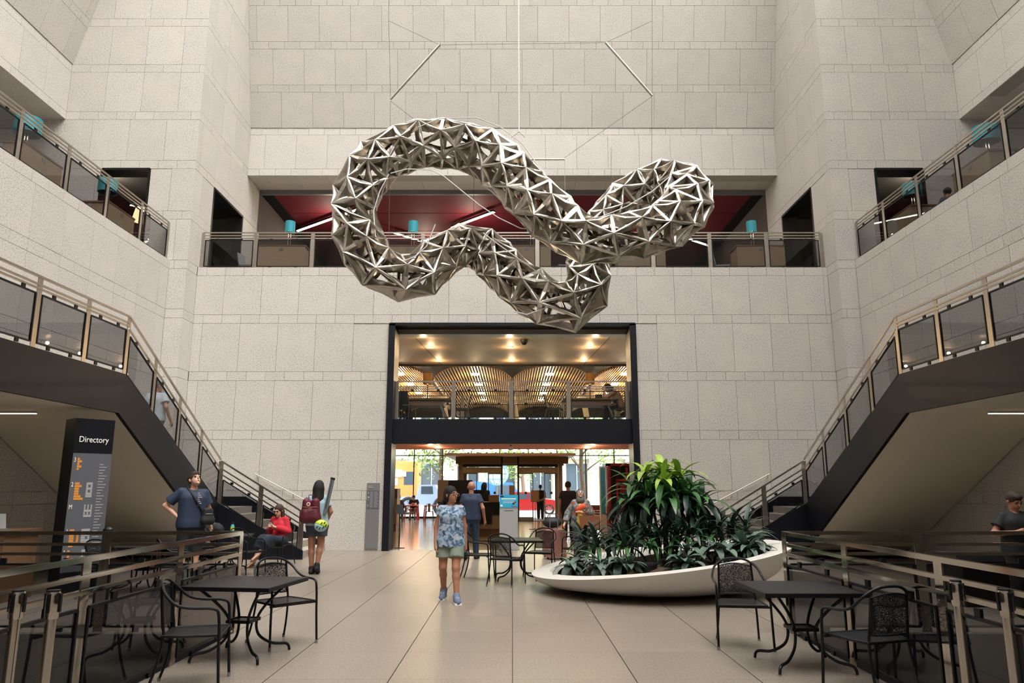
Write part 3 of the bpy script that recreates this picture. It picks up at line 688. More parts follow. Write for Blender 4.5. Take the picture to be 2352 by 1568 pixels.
u = tang[0].orthogonal().normalized(); fr = []
for i in range(NR):
    u = (u-tang[i]*u.dot(tang[i])).normalized(); fr.append(u.copy())
ul = (u-tang[0]*u.dot(tang[0])).normalized(); tw = math.atan2(ul.dot(tang[0].cross(fr[0])), ul.dot(fr[0]))
step = 2*PI/NS
while tw > step/2: tw -= step
while tw < -step/2: tw += step
node = {}; nor = {}
for i in range(NR):
    for j in range(NS):
        a = step*(j+.5*(i % 2))-tw*i/NR+rng.uniform(-.07, .07); c, r = ring[i]
        n = fr[i]*math.cos(a)+tang[i].cross(fr[i])*math.sin(a)
        nor[i, j] = n; node[i, j] = c+n*r*rng.uniform(.93, 1.07)+tang[i]*rng.uniform(-.035, .035)
def nbrs(i, j):      # six neighbours in order round the node
    o = i % 2; e = lambda di, dj: ((i+di) % NR, (j+dj) % NS)
    return [e(0, 1), e(1, 0 if not o else 1), e(1, -1 if not o else 0), e(0, -1), e(-1, -1 if not o else 0), e(-1, 0 if not o else 1)]
bolt = MB().ball((0, 0, 0), .012, 6, 4).mesh('bolt', fix=False); bolt.materials.append(M['chrome'])
for i in range(NR):
    for j in range(NS):
        p = node[i, j]; nb = nbrs(i, j); mb = MB(); n0 = nor[i, j]
        for k in range(6):
            A = nb[k]; Bq = nb[(k+1) % 6]; a = node[A]; b = node[Bq]; c = (p+a+b)/3
            h = hash3 = (i*7+j*13+k*5) % 11/11
            t1 = .19+.05*h; t2 = .25+.06*h; dep = .1+.05*h
            if sum(((x[0]*5+x[1]*3) for x in ((i, j), A, Bq))) % 7 == 0: t1, t2, dep = .45, .8, .1      # some cells are all but closed
            def ins(q, t, dn, nn): return q.lerp(c, t)-nn*dn
            p1 = ins(p, t1, .0, n0); a1 = ins(a, t1, 0, nor[A]); b1 = ins(b, t1, 0, nor[Bq])
            p2 = ins(p, t2, dep, n0); a2 = ins(a, t2, dep, nor[A]); b2 = ins(b, t2, dep, nor[Bq])
            pk = p+n0*.02                       # the star is folded up a little at its middle
            ma, mb_, = (p+a)/2, (p+b)/2
            mb.add([pk, ma, (p1+a1)/2, p1], [(0, 1, 2, 3)]); mb.add([pk, p1, (p1+b1)/2, mb_], [(0, 1, 2, 3)])
            mb.add([p1, (p1+a1)/2, (p2+a2)/2, p2], [(0, 1, 2, 3)]); mb.add([p1, p2, (p2+b2)/2, (p1+b1)/2], [(0, 1, 2, 3)])
        o = obj('folded_plate', mb, 'plate_metal', sculpture, fix=False)
# suspension: cables, spreader bars, rim wires
mat('cable_white', 'd8d6d2', .5); mat('cable_dark', '5c5752', .4, .6)
def cable(pts, r=.0035, m='cable_dark', name='cable'):
    mb = MB(); mb.tube(pts, r, 6); obj(name, mb, m, sculpture)
def up(u, v, Y): q = sp(u, v, Y); return [q, Vector((q.x, q.y, ZTOP))]
c0 = sp(1192, 303, 12.0); cable([c0, Vector((c0.x-.02, 12.0, ZTOP))], .013, 'cable_white')
for a, b in (((897, 228, 12.0), (1010, 103, 12.0)), ((1391, 98, 12.0), (1498, 220, 12.0))):
    mb = MB(); mb.tube([sp(*a), sp(*b)], .022, 8); obj('spreader_bar', mb, 'steel', sculpture, smooth=True)
mb = MB(); mb.tube([sp(1215, 366, 12.2), sp(1297, 366, 12.2)], .016, 8); obj('spreader_bar', mb, 'steel', sculpture, smooth=True)
for path in (((893, 48, 12), (897, 228, 12)), ((1498, 48, 12), (1498, 220, 12)), ((893, 48, 12), (1010, 103, 12)), ((1498, 48, 12), (1391, 98, 12)), ((1010, 103, 12), (1391, 98, 12)),
             ((897, 232, 12), (963, 283, 12)), ((1497, 222, 12), (1297, 362, 12.2)), ((1297, 368, 12.2), (1298, 445, 11.5)), ((1497, 222, 12), (1497, 382, 12.6)), ((897, 232, 12), (893, 590, 11.6)),
             ((1192, 303, 12), (1175, 316, 12)), ((1192, 303, 12), (1206, 316, 12)), ((1089, 368, 12), (1088, 500, 12.4)), ((1404, 340, 12.8), (1404, 460, 12.8)), ((1003, 252, 12), (1003, 290, 12))):
    cable([sp(*p) for p in path])
for q in ((893, 48), (1498, 48)):
    a = sp(*q, 12); cable([a, Vector((a.x+(-.3 if a.x < 0 else .3), 12, ZTOP))])
RIM = [[(960,292),(1010,272),(1095,270),(1150,292),(1200,330),(1250,400),(1330,480),(1352,503)], [(893,400),(872,440),(858,485),(862,540),(873,572),(905,595),(930,598),(955,588),(980,565),(1000,515)],
       [(897,398),(935,388),(990,390),(1020,405),(1100,470),(1145,500),(1195,524)], [(1195,524),(1240,528),(1300,522),(1370,502),(1440,474),(1500,438),(1542,402),(1545,388)], [(1110,535),(1150,565),(1235,625),(1290,665)], [(1180,715),(1210,722),(1260,705)]]
for rr in RIM: cable([sp(u_, v_, 11.05 if i > 2 else 11.4) for i, (u_, v_) in enumerate(rr)] if False else [sp(u_, v_, 11.35) for u_, v_ in rr], .009, 'cable_white', 'rim_wire')
# ------------------------------------------------------------------ hall beyond the opening
def tbox(name, label, cat, parts, loc=(0,0,0), rz=0, group=None):
    t = thing(name, label, cat, loc, rz, group)
    for nm, m, boxes in parts:
        mb = MB()
        for b in boxes: mb.box(*b)
        obj(nm, mb, m, t, local=True)
    return t
mat('kiosk_grey', '9a9a98', .5); mat('sign_blue', '2fa3c7', .5); mat('sign_white', 'e8e6e0', .5); mat('sign_maroon', '6d1a1e', .5); mat('ink', '15171c', .6); mat('map_grey', '54555b', .5); mat('map_light', '9c9a98', .6); mat('map_orange', 'c98436', .6)
mat('amber_shade', 'b5803c', .6); mat('cardboard', '8d6a4a', .7); mat('rose', 'a5766a', .35, .3); mat('navy', '1c2533', .8)
def text(s, loc, size, rot, m, parent, align='LEFT', sx=1):
    cu = bpy.data.curves.new('lettering', 'FONT'); cu.body = s; cu.size = size; cu.extrude = .002; cu.align_x = align
    o = bpy.data.objects.new('lettering', cu); dg = None
    COL.objects.link(o); o.location = loc; o.rotation_euler = rot; o.scale = (sx, 1, 1)
    bpy.context.view_layer.update(); me = bpy.data.meshes.new_from_object(o.evaluated_get(bpy.context.evaluated_depsgraph_get())); mw = o.matrix_world.copy()
    bpy.data.objects.remove(o); me.transform(mw); me.materials.clear(); me.materials.append(M[m])
    q = bpy.data.objects.new('lettering', me); return link(q, parent)
# glass front to the street
fc = thing('glass_front', 'glass street front of the hall with slim dark mullions', 'glass wall', (0, 42, 0)); fc['kind'] = 'structure'; del fc['category']; del fc['label']; fc.name = 'window_1'
pane = MB().box(-.78, .78, -.006, .006, 0, 3.3).mesh('glass_pane', fix=False); pane.materials.append(M['clear_glass'])
pane2 = MB().box(-.78, .78, -.006, .006, 0, 3.7).mesh('glass_pane', fix=False); pane2.materials.append(M['clear_glass'])
for k in range(-6, 7):
    x = k*1.6+.1
    if abs(x) > 2.7: o = bpy.data.objects.new('glass_pane', pane); o.location = (x, 0, .1); o.parent = fc; COL.objects.link(o)
    o = bpy.data.objects.new('glass_pane', pane2); o.location = (x, 0, 3.45); o.parent = fc; COL.objects.link(o)
    mb = MB(); mb.box(x-.83, x-.78, -.08, .04, 0 if abs(x-.8) > 2.5 else 3.4, 7.2); obj('mullion', mb, 'black_frame', fc, local=True)
mb = MB(); mb.box(-10, 10, -.05, .03, 3.4, 3.45); mb.box(-10, -2.6, -.1, .05, 0, .1); mb.box(2.6, 10, -.1, .05, 0, .1); obj('transom', mb, 'black_frame', fc, local=True)
# entrance lobby with sliding doors and timber canopy
vb = thing('entrance_vestibule', 'timber and glass entrance vestibule with two sliding doors', 'vestibule', (0, 38.5, 0))
mb = MB(); mb.box(-3.32, 3.1, 36.6, 41.8, 3.2, 3.32); obj('canopy', mb, 'wood_dark', vb)
mb = MB(); mb.box(-2.9, 2.85, 38.3, 38.5, 2.86, 3.2); mb.box(-2.9, 2.85, 41.6, 41.8, 2.86, 3.2); obj('header_board', mb, 'wood_dark', vb)
for x in (-2.65, 2.45):
    mb = MB(); mb.box(x-.1, x+.1, 38.3, 38.6, 0, 2.9); obj('jamb', mb, 'wood_dark', vb)
    mb = MB(); mb.box(x-.1, x+.1, 41.6, 41.85, 0, 2.9); obj('jamb', mb, 'wood_dark', vb)
for i, (x0, x1) in enumerate(((-2.55, -.55), (.3, 2.33))):
    mb = MB(); mb.box(x0, x1, 38.3, 38.5, 2.4, 2.68); obj('door_header', mb, 'wood', vb)
    mb = MB(); mb.box(x0, x1, 38.45, 38.55, 2.7, 2.84); obj('door_track', mb, 'black_frame', vb)
    for a, b in ((x0, (x0+x1)/2-.25), ((x0+x1)/2+.3, x1)):
        mb = MB(); mb.box(a, b, 38.42, 38.43, .15, 2.4); d = obj('door_leaf', mb, 'clear_glass', vb)
        mb = MB(); mb.box(a, a+.05, 38.4, 38.46, 0, 2.4); mb.box(b-.05, b, 38.4, 38.46, 0, 2.4); mb.box(a, b, 38.4, 38.46, 0, .2); mb.box(a, b, 38.4, 38.46, 2.34, 2.4); obj('leaf_frame', mb, 'grey_panel', d)
        mb = MB(); mb.lathe([(.07, 0), (.07, .01), (0, .012)], 14); mb.v = [((a+b)/2+v[0], 38.4-v[2], 1.4+v[1]) for v in mb.v]; obj('warning_dot', mb, 'ink', d)
mb = MB(); mb.box(-.58, -.5, 38.3, 38.5, 0, 3.2); mb.box(.25, .33, 38.3, 38.5, 0, 3.2); obj('mullion', mb, 'black_frame', vb)
mb = MB(); mb.box(-.5, .25, 38.4, 38.41, .1, 3.2); obj('glass_pane', mb, 'clear_glass', vb)
mb = MB(); mb.box(-2.6, 2.4, 38.2, 41.8, 0, .02); obj('door_mat', mb, 'dark_grey', vb)
for k in range(10):
    x = (1078+k*20.6-1177)/45.5
    t = thing('spot_lamp', '%s green glowing lamp from the left on the entrance canopy' % ('first', 'second', 'third', 'fourth', 'fifth', 'sixth', 'seventh', 'eighth', 'ninth', 'tenth')[k], 'lamp', (x, 37, 3.32), 0, 'green lamps on the canopy')
    mb = MB(); mb.lathe([(.05, 0), (.05, .06), (.03, .07)], 12); obj('base', mb, 'dark_grey', t, local=True)
    mb = MB(); mb.ball((0, 0, .17), (.15, .1, .09), 12, 8); obj('lens', mb, 'lamp_green', t, local=True, smooth=True)
mb = MB(); mb.box(-10, 10, 41.55, 41.7, 5.55, 7.2); struct('wall_front_upper', mb, 'dark_void')
# information desk
dk = tbox('information_desk', 'timber information desk with black front panels and tall black screen', 'desk', [
    ('body', 'wood', [(-2.6, -.42, 26.5, 27.6, .25, 1.12)]), ('plinth', 'wood_dark', [(-2.55, -.45, 26.56, 27.55, 0, .25)]), ('worktop', 'black_frame', [(-2.62, -.4, 26.45, 27.65, 1.12, 1.16)]),
    ('side_tower', 'wood', [(-2.62, -2.28, 26.45, 27.6, 1.16, 1.92)]), ('screen', 'black_frame', [(-2.28, -1.42, 26.8, 26.88, 1.16, 1.92)]),
    ('front_panel', 'black_frame', [(-1.42, -.72, 26.42, 26.5, .42, 1.12)]), ('front_panel', 'black_frame', [(-.7, -.42, 26.42, 26.5, .72, 1.12)])], (0, 0, 0))
tbox('monitor', 'flat monitor standing on the information desk', 'monitor', [('screen', 'black_frame', [(-.22, .22, 0, .03, .12, .42)]), ('stand', 'grey_panel', [(-.03, .03, .0, .04, 0, .14), (-.12, .12, -.06, .1, 0, .015)])], (-1.2, 27.0, 1.16))
tbox('file_box', 'small cardboard box on the information desk', 'box', [('body', 'cardboard', [(-.18, .18, -.12, .12, 0, .2)]), ('lid', 'cardboard', [(-.19, .19, -.13, .13, .2, .24)])], (-.66, 27.0, 1.16))
tbox('timber_post', 'upright timber board behind the blue sign', 'post', [('board', 'wood', [(-.11, .11, -.02, .02, 0, 1.75)]), ('foot', 'wood_dark', [(-.2, .2, -.15, .15, 0, .03)])], (-.02, 30, 0))
kk = tbox('sign_kiosk', 'grey sign pedestal with a light blue notice on top', 'kiosk', [
    ('pedestal', 'kiosk_grey', [(-.25, .25, -.15, .15, 0, 1.12)]), ('notice', 'sign_blue', [(-.25, .25, -.16, -.13, 1.12, 1.46)]), ('slot', 'ink', [(-.12, .12, -.152, -.14, 1.03, 1.045)]), ('base', 'grey_panel', [(-.29, .29, -.2, .2, 0, .02)])], (-.1, 20.85, 0))
mb = MB(); mb.box(-.2, .2, -.162, -.158, 1.34, 1.37); mb.box(-.15, .15, -.162, -.158, 1.29, 1.3); mb.box(-.16, .12, -.162, -.158, 1.25, 1.26); mb.lathe([(.035, 0), (.035, .004), (0, .004)], 12, (0, 0, 0)) if False else None; mb.box(-.23, -.17, -.162, -.158, 1.15, 1.2); obj('printed_lines', mb, 'sign_white', kk, local=True)
mb = MB(); mb.box(.1, .15, -.162, -.158, 1.2, 1.25); mb.box(.07, .1, -.162, -.158, 1.15, 1.17); mb.box(-.24, -.14, -.162, -.158, 1.4, 1.44); obj('printed_bird', mb, 'ink', kk, local=True)
mb = MB(); mb.box(.15, .2, -.162, -.158, 1.24, 1.28); mb.box(.1, .23, -.162, -.158, 1.14, 1.155); obj('printed_flower', mb, 'red_paint', kk, local=True)
ss = thing('sign_stand', 'thin floor stand holding a small brown notice', 'sign', (.93, 31, 0))
mb = MB(); mb.lathe([(.26, 0), (.26, .012), (.03, .03)], 20); obj('base', mb, 'iron', ss, local=True); mb = MB(); mb.cyl((0, 0, .02), (0, 0, 1.35), .012, 8); obj('pole', mb, 'iron', ss, local=True)
mb = MB(); mb.box(-.17, .17, -.02, .01, 1.08, 1.55); obj('notice_frame', mb, 'wood_dark', ss, local=True); mb = MB(); mb.box(-.145, .145, -.024, -.02, 1.1, 1.53); obj('notice', mb, 'cardboard', ss, local=True)
# tablet stand and timber counter just inside the opening
ts = thing('tablet_stand', 'black floor stand with a tilted dark tablet beside the left jamb', 'stand', (-3.17, 21.4, 0))
mb = MB(); mb.lathe([(.16, 0), (.16, .012), (.02, .03)], 20); obj('base', mb, 'iron', ts, local=True); mb = MB(); mb.cyl((0, 0, .02), (0, 0, 1.0), .018, 8); obj('pole', mb, 'iron', ts, local=True)
mb = MB(); mb.bar((-.1, 0, .93), (.1, 0, 1.17), .26, .03, up=(0, 1, 0)) if False else mb.prism([(-.1, -.02, 1.18), (.07, -.02, 1.18), (.16, -.1, .93), (-.1, -.1, .93)], (0, .025, .01)); obj('tablet', mb, 'dark_grey', ts, local=True)
tbox('service_counter', 'light timber counter with a dark top slot behind the left jamb', 'counter', [('body', 'wood', [(-.5, .5, -.4, .4, .3, 1.25)]), ('plinth', 'wood_dark', [(-.48, .48, -.38, .38, 0, .3)]), ('cabinet', 'wood_dark', [(-.5, .5, -.4, .4, 1.25, 1.62)]), ('slot', 'black_frame', [(-.1, .38, -.41, -.38, 1.33, 1.42)])], (-4.95, 29.6, 0))
# red vending box, folding board, suitcases
vm = tbox('vending_kiosk', 'tall dark red glazed kiosk by the right jamb', 'kiosk', [
    ('body', 'black_frame', [(-.45, .45, -.3, .3, 0, 2.4)]), ('frame', 'red_box', [(-.48, -.4, -.34, .32, 0, 2.44), (.4, .48, -.34, .32, 0, 2.44), (-.48, .48, -.34, .32, 2.36, 2.44), (-.48, .48, -.34, .32, 0, .12)]),
    ('window_frame', 'red_paint', [(-.22, -.16, -.335, -.3, .5, 1.9), (-.22, .4, -.335, -.3, 1.86, 1.93), (.1, .17, -.335, -.3, 1.9, 2.3)]), ('inner_panel', 'red_box', [(-.1, .35, -.32, -.3, .9, 1.75)]), ('note', 'map_light', [(.0, .12, -.325, -.31, 1.25, 1.5)])], (3.62, 25, 0))
tbox('light_panel', 'pale blue lit panel standing beside the red kiosk', 'panel', [('frame', 'white_plastic', [(-.1, .1, -.1, .1, 0, 2.35)]), ('face', 'sign_blue', [(-.07, .07, -.11, -.1, .8, 2.3)])], (3.0, 25.1, 0))
af = thing('folding_board', 'timber folding board with a maroon notice behind the planter', 'sign', (2.95, 26.5, 0))
for yy, ang in ((-.16, .15), (.16, -.15)):
    mb = MB()
    for x in (-.33, .33): mb.bar((x, yy*1.4, 0), (x*.85, yy*.2, 1.18), .07, .03, up=(0, 1, 0))
    mb.bar((-.31, yy*1.1, .25), (.31, yy*1.1, .25), .03, .06); mb.bar((-.29, yy*.32, 1.03), (.29, yy*.32, 1.03), .03, .06); obj('timber_frame', mb, 'wood', af, local=True)
mb = MB(); mb.prism([(-.29, -.23, .28), (.29, -.23, .28), (.26, -.07, 1.02), (-.26, -.07, 1.02)], (0, .02, 0)); nb_ = obj('notice', mb, 'sign_maroon', af, local=True)
mb = MB()
for z, wd in ((.86, .12), (.78, .1), (.7, .16)): mb.box(-wd, wd, -.13-(.86-z)*.22-.01, -.11-(.86-z)*.22, z, z+.035)
obj('printed_lines', mb, 'sign_white', nb_, local=True)
def suitcase(x, y, rz, label):
    t = thing('suitcase', label, 'suitcase', (x, y, 0), rz, 'suitcases by the planter')
    mb = MB(); mb.prism([(math.cos(a)*.04+sx*.18, -.13, math.sin(a)*.04+sz*.28+.36) for sx, sz, a0 in ((1, 1, 0), (-1, 1, PI/2), (-1, -1, PI), (1, -1, 1.5*PI)) for a in [a0+k*PI/8 for k in range(5)]], (0, .26, 0)); obj('shell', mb, 'rose', t, local=True, smooth=False)
    for k in range(6):
        mb = MB(); mb.box(-.17+k*.062, -.145+k*.062, -.14, .14, .08, .63); obj('rib', mb, 'rose', t, local=True)
    mb = MB(); mb.tube([(-.1, .1, .65), (-.1, .1, 1.0), (.1, .1, 1.0), (.1, .1, .65)], .012, 8); obj('handle', mb, 'grey_panel', t, local=True)
    for wx in (-.16, .16):
        for wy in (-.1, .1):
            mb = MB(); mb.cyl((wx-.015, wy, .03), (wx+.015, wy, .03), .03, 10); obj('wheel', mb, 'ink', t, local=True)
suitcase(1.02, 18.1, .3, 'ribbed rose suitcase standing nearest the planter'); suitcase(.98, 18.75, -.4, 'second rose suitcase right behind the ribbed one')
hb_ = thing('hand_bag', 'dark soft bag resting on top of the rear suitcase', 'bag', (.98, 18.75, .68)); mb = MB(); mb.ball((0, 0, .13), (.24, .14, .13)); obj('pouch', mb, 'ink', hb_, local=True, smooth=True); mb = MB(); mb.tube([(-.14, 0, .2), (-.08, 0, .34), (.08, 0, .34), (.14, 0, .2)], .012, 6); obj('strap', mb, 'ink', hb_, local=True)
# ------------------------------------------------------------------ red cafe furniture at the street front
def cafe_table(x, y, lb):
    t = thing('cafe_table', lb, 'table', (x, y, 0), 0, 'red cafe tables')
    mb = MB(); mb.box(-.38, .38, -.38, .38, .71, .75); obj('tabletop', mb, 'red_paint', t, local=True)
    for sx in (-1, 1):
        for sy in (-1, 1): mb = MB(); mb.bar((sx*.33, sy*.33, .72), (sx*.38, sy*.38, 0), .06, .06); obj('leg', mb, 'red_paint', t, local=True)
def cafe_chair(x, y, rz, lb, m='grey_panel'):
    t = thing('cafe_chair', lb, 'chair', (x, y, 0), rz, 'metal cafe chairs')
    mb = MB(); mb.box(-.19, .19, -.19, .19, .43, .45); obj('seat', mb, m, t, local=True)
    for sx in (-1, 1):
        for sy in (-1, 1): mb = MB(); mb.bar((sx*.17, sy*.17, .44), (sx*.22, sy*.22, 0), .03, .03); obj('leg', mb, m, t, local=True)
    mb = MB(); mb.tube([(-.18, .18, .44), (-.17, .22, .8), (0, .23, .85), (.17, .22, .8), (.18, .18, .44)], .014, 8); obj('back_hoop', mb, m, t, local=True)
    mb = MB(); mb.box(-.06, .06, .2, .215, .45, .83); obj('back_slat', mb, 'wood_dark', t, local=True)
cafe_table(-5.35, 40.0, 'red metal cafe table where the man leans over his cup'); cafe_table(-4.25, 40.0, 'empty red metal cafe table in the middle'); cafe_table(-3.2, 40.3, 'red metal cafe table beside the information desk')
cafe_chair(-5.75, 38.4, PI, 'metal cafe chair under the person in the red cap'); cafe_chair(-5.3, 40.75, 0, 'metal cafe chair under the man leaning over his cup'); cafe_chair(-4.3, 39.35, PI, 'empty metal cafe chair with its back to the hall', 'dark_grey'); cafe_chair(-3.45, 39.6, PI, 'empty metal cafe chair nearest the information desk', 'dark_grey')
# ------------------------------------------------------------------ gallery tables and lamps
for s, lb in ((-1, 'left'), (1, 'right')):
    cx = -2.62 if s < 0 else 2.3
    t = thing('gallery_table', 'long reading table at the %s of the gallery' % lb, 'table', (cx, 22, 3.5), 0, 'gallery tables')
    mb = MB(); mb.box(-.82, .82, -.4, .4, .69, .73); obj('tabletop', mb, 'wood_dark', t, local=True); mb = MB(); mb.box(-.6, .6, -.34, .34, .52, .69); obj('apron', mb, 'wood_dark', t, local=True)
    for a in (-1, 1):
        for b in (-1, 1): mb = MB(); mb.bar((a*.5, b*.3, .55), (a*.72, b*.36, 0), .045, .045); obj('leg', mb, 'grey_panel', t, local=True)
    l = thing('desk_lamp', 'amber drum-shade lamp on the %s gallery table' % lb, 'lamp', (cx+.05, 22.25, 4.23), 0, 'gallery lamps')
    mb = MB(); mb.lathe([(.1, 0), (.1, .015), (.015, .02), (.015, .55)], 14); obj('stem', mb, 'iron', l, local=True)
    mb = MB(); mb.lathe([(.14, .5), (.14, .83)], 18); obj('shade', mb, 'amber_shade', l, local=True, smooth=True)
    mb = MB(); mb.ball((0, 0, .55), .06); obj('bulb', mb, 'lamp_warm', l, local=True)
def dark_chair(name, loc, rz, lb, group, m='dark_grey'):
    t = thing(name, lb, 'chair', loc, rz, group)
    mb = MB(); mb.box(-.22, .22, -.22, .2, .42, .47); obj('seat', mb, m, t, local=True)
    mb = MB(); mb.prism([(-.21, .19, .5), (.21, .19, .5), (.2, .27, .88), (-.2, .27, .88)], (0, .03, 0)); obj('backrest', mb, m, t, local=True)
    for sx in (-1, 1): mb = MB(); mb.tube([(sx*.23, -.2, 0), (sx*.22, -.19, .43), (sx*.22, .2, .43), (sx*.23, .26, 0)], .012, 6); obj('leg_frame', mb, 'steel', t, local=True)
dark_chair('gallery_chair', (-1.55, 22.1, 3.5), math.radians(-80), 'dark chair at the right end of the left gallery table', 'gallery chairs'); dark_chair('gallery_chair', (-3.1, 21.45, 3.5), math.radians(160), 'dark chair in front of the left gallery table', 'gallery chairs')
dark_chair('gallery_chair', (1.25, 22.0, 3.5), math.radians(75), 'dark chair at the left end of the right gallery table', 'gallery chairs'); dark_chair('gallery_chair', (3.2, 22.0, 3.5), math.radians(-85), 'dark chair under the bent reader on the gallery', 'gallery chairs')
# ------------------------------------------------------------------ reading desks on the upper balconies
def lamp_teal(loc, lb, lit=True, r=.15):
    l = thing('table_lamp', lb, 'lamp', loc, 0, 'teal balcony lamps')
    mb = MB()
    for x in (-.04, .04): mb.cyl((x, 0, 0), (x, 0, .55), .009, 8)
    mb.lathe([(.09, 0), (.09, .012), (0, .014)], 14); obj('stem', mb, 'steel', l, local=True)
    mb = MB(); mb.lathe([(r, .5), (r, .86), (r-.01, .86), (r-.01, .5)], 22); obj('shade', mb, 'teal', l, local=True, smooth=True)
    mb = MB(); mb.lathe([(.02, .52), (r-.012, .52), (r-.012, .53)], 22); obj('diffuser', mb, 'lamp_glow', l, local=True); point('teal_lamp_light', (loc[0], loc[1], loc[2]+.42), 1.6, (1, .82, .6), .05)
def carrel(loc, rz, wd, lb):
    t = thing('reading_desk', lb, 'desk', loc, rz, 'balcony reading desks')
    mb = MB(); mb.box(-wd/2, wd/2, -.02, .02, .05, 1.02); p = obj('modesty_panel', mb, 'wood', t, local=True)
    mb = MB(); mb.box(-wd/2-.02, wd/2+.02, -.03, .72, 1.0, 1.04); obj('tabletop', mb, 'wood_dark', t, local=True)
    for x in (-wd/2+.03, wd/2-.03): mb = MB(); mb.box(x-.02, x+.02, 0, .68, 0, 1.0); obj('side_panel', mb, 'wood', t, local=True)
    mb = MB(); mb.box(-.06, .06, -.03, -.018, .86, .93); obj('socket', mb, 'grey_panel', t, local=True)
for i, x in enumerate((-7.03, -3.17, .44, 3.92, 7.55)):
    nm = ('leftmost', 'second', 'middle', 'fourth', 'rightmost')[i]
    carrel((x, 21.55, ZB), 0, 1.45, '%s reading desk behind the far balcony guard' % nm)
    lamp_teal(((-6.9, -3.08, .6, 4.1, 7.42)[i], 21.85, ZB+1.04), 'teal lamp on the %s far balcony desk' % nm)
    dark_chair('office_chair', (x+(-1.1 if i != 2 else 1.15), 21.9, ZB), math.radians(80 if i != 2 else -80), 'grey chair beside the %s far balcony desk' % nm, 'balcony chairs', 'chair_grey')
for s in (-1, 1):
    for k, y in enumerate((15.3, 18.65) if s < 0 else (15.7, 18.9)):
        nm = '%s %s' % (SIDE[s], ('nearer', 'farther')[k])
        carrel((s*10.4, y, ZB), -s*PI/2 if False else (PI/2 if s < 0 else -PI/2) , 1.35 if k == 0 else 1.3, 'reading desk behind the %s balcony guard, %s one' % (SIDE[s], ('nearer', 'farther')[k]))
        lamp_teal((s*10.85, y+.02, ZB+1.04), 'teal lamp on the %s desk of the %s balcony' % (('nearer', 'farther')[k], SIDE[s]), r=.28 if k == 0 else .24)
        dark_chair('office_chair', (s*10.9, y-1.15, ZB), 0 if s < 0 else 0, 'grey chair beside the %s desk of the %s balcony' % (('nearer', 'farther')[k], SIDE[s]), 'balcony chairs', 'chair_grey')
l = thing('floor_lamp', 'lit lamp with a cream shade inside the left doorway', 'lamp', (-10.9, 20.6, ZB))
mb = MB(); mb.lathe([(.16, 0), (.16, .02), (.015, .03), (.015, 1.5)], 14); obj('stem', mb, 'iron', l, local=True); mb = MB(); mb.lathe([(.24, 1.45), (.16, 1.85)], 20); obj('shade', mb, 'lamp_warm', l, local=True, smooth=True)
for i, (a, b) in enumerate((((-8.66, 28.4), (-5.2, 25.6)), ((-4.81, 28.6), (-2.6, 31)), ((-2.4, 28.0), (-.69, 26.3)), ((3.5, 26.3), (8.48, 30.3)))):
    t = thing('linear_lamp', 'slanting light bar under the red ceiling, %s' % ('at the left', 'left of centre', 'at the centre behind the sculpture', 'at the right')[i], 'ceiling lamp', (a[0], a[1], 11.8), 0, 'light bars under the red ceiling'); point('light_bar_light', ((a[0]+b[0])/2, (a[1]+b[1])/2, 11.35), 16, (1, .85, .65), .1)
    mb = MB(); mb.bar((a[0], a[1], 11.84), (b[0], b[1], 11.84), .16, .07); obj('housing', mb, 'dark_grey', t); mb = MB(); mb.bar((a[0], a[1], 11.795), (b[0], b[1], 11.795), .1, .02); obj('diffuser', mb, 'lamp_white', t)
    mb = MB(); mb.cyl((a[0], a[1], 11.85), (a[0], a[1], 12.02), .01, 6); mb.cyl((b[0], b[1], 11.85), (b[0], b[1], 12.02), .01, 6); obj('hanger', mb, 'steel', t)
for s in (-1, 1):
    t = tbox('exit_sign', 'small red exit box inside the %s tower doorway' % SIDE[s], 'sign', [('case', 'red_paint', [(-.14, .14, -.03, .03, 0, .2)]), ('mount', 'grey_panel', [(-.02, .02, -.02, .02, .2, .3)])], (s*11.8, 23.6, ZB+1.4))
    mb = MB(); mb.lathe([(.12, 0), (.12, -.012), (0, -.014)], 14); t = thing('corridor_downlight', 'small round lamp inside the %s tower corridor' % SIDE[s], 'ceiling lamp', (s*12.6, 21.5, 11)); obj('lens', mb, 'lamp_warm', t, local=True)
    mb = MB(); mb.lathe([(.12, 0), (.15, 0), (.14, -.018), (.12, -.018)], 14); obj('trim_ring', mb, 'white_plastic', t, local=True)
# ------------------------------------------------------------------ directory column and wall plaque
dr = thing('directory_column', 'tall black directory column with lit floor maps beside the left stairs', 'sign', (-7.05, 12.0, 0), 0)
Rg = Vector((.62, .785, 0)); Lf = Vector((-.785, .62, 0)); O_ = Vector((-7.05, 12.0, 0)); NV = Vector((.785, -.62, 0)); DW, DS = .6, .42
mb = MB(); mb.prism([O_, O_+Rg*DW, O_+Rg*DW+Lf*DS, O_+Lf*DS], (0, 0, 2.76)); obj('body', mb, 'black_steel', dr)
ang = math.atan2(Rg.y, Rg.x); ROT = (PI/2, 0, ang)
def dq(a, b, z0, z1, m, nm, parent, d=.006):
    q = MB(); q.prism([O_+Rg*a+NV*d+Vector((0, 0, z0)), O_+Rg*b+NV*d+Vector((0, 0, z0)), O_+Rg*b+NV*d+Vector((0, 0, z1)), O_+Rg*a+NV*d+Vector((0, 0, z1))], -NV*.006); return obj(nm, q, m, parent)
mp = dq(.0, DW, .35, 2.2, 'map_grey', 'map_panel', dr)
text('Directory', O_+Rg*.06+NV*.008+Vector((0, 0, 2.38)), .135, ROT, 'sign_white', dr, sx=.86)
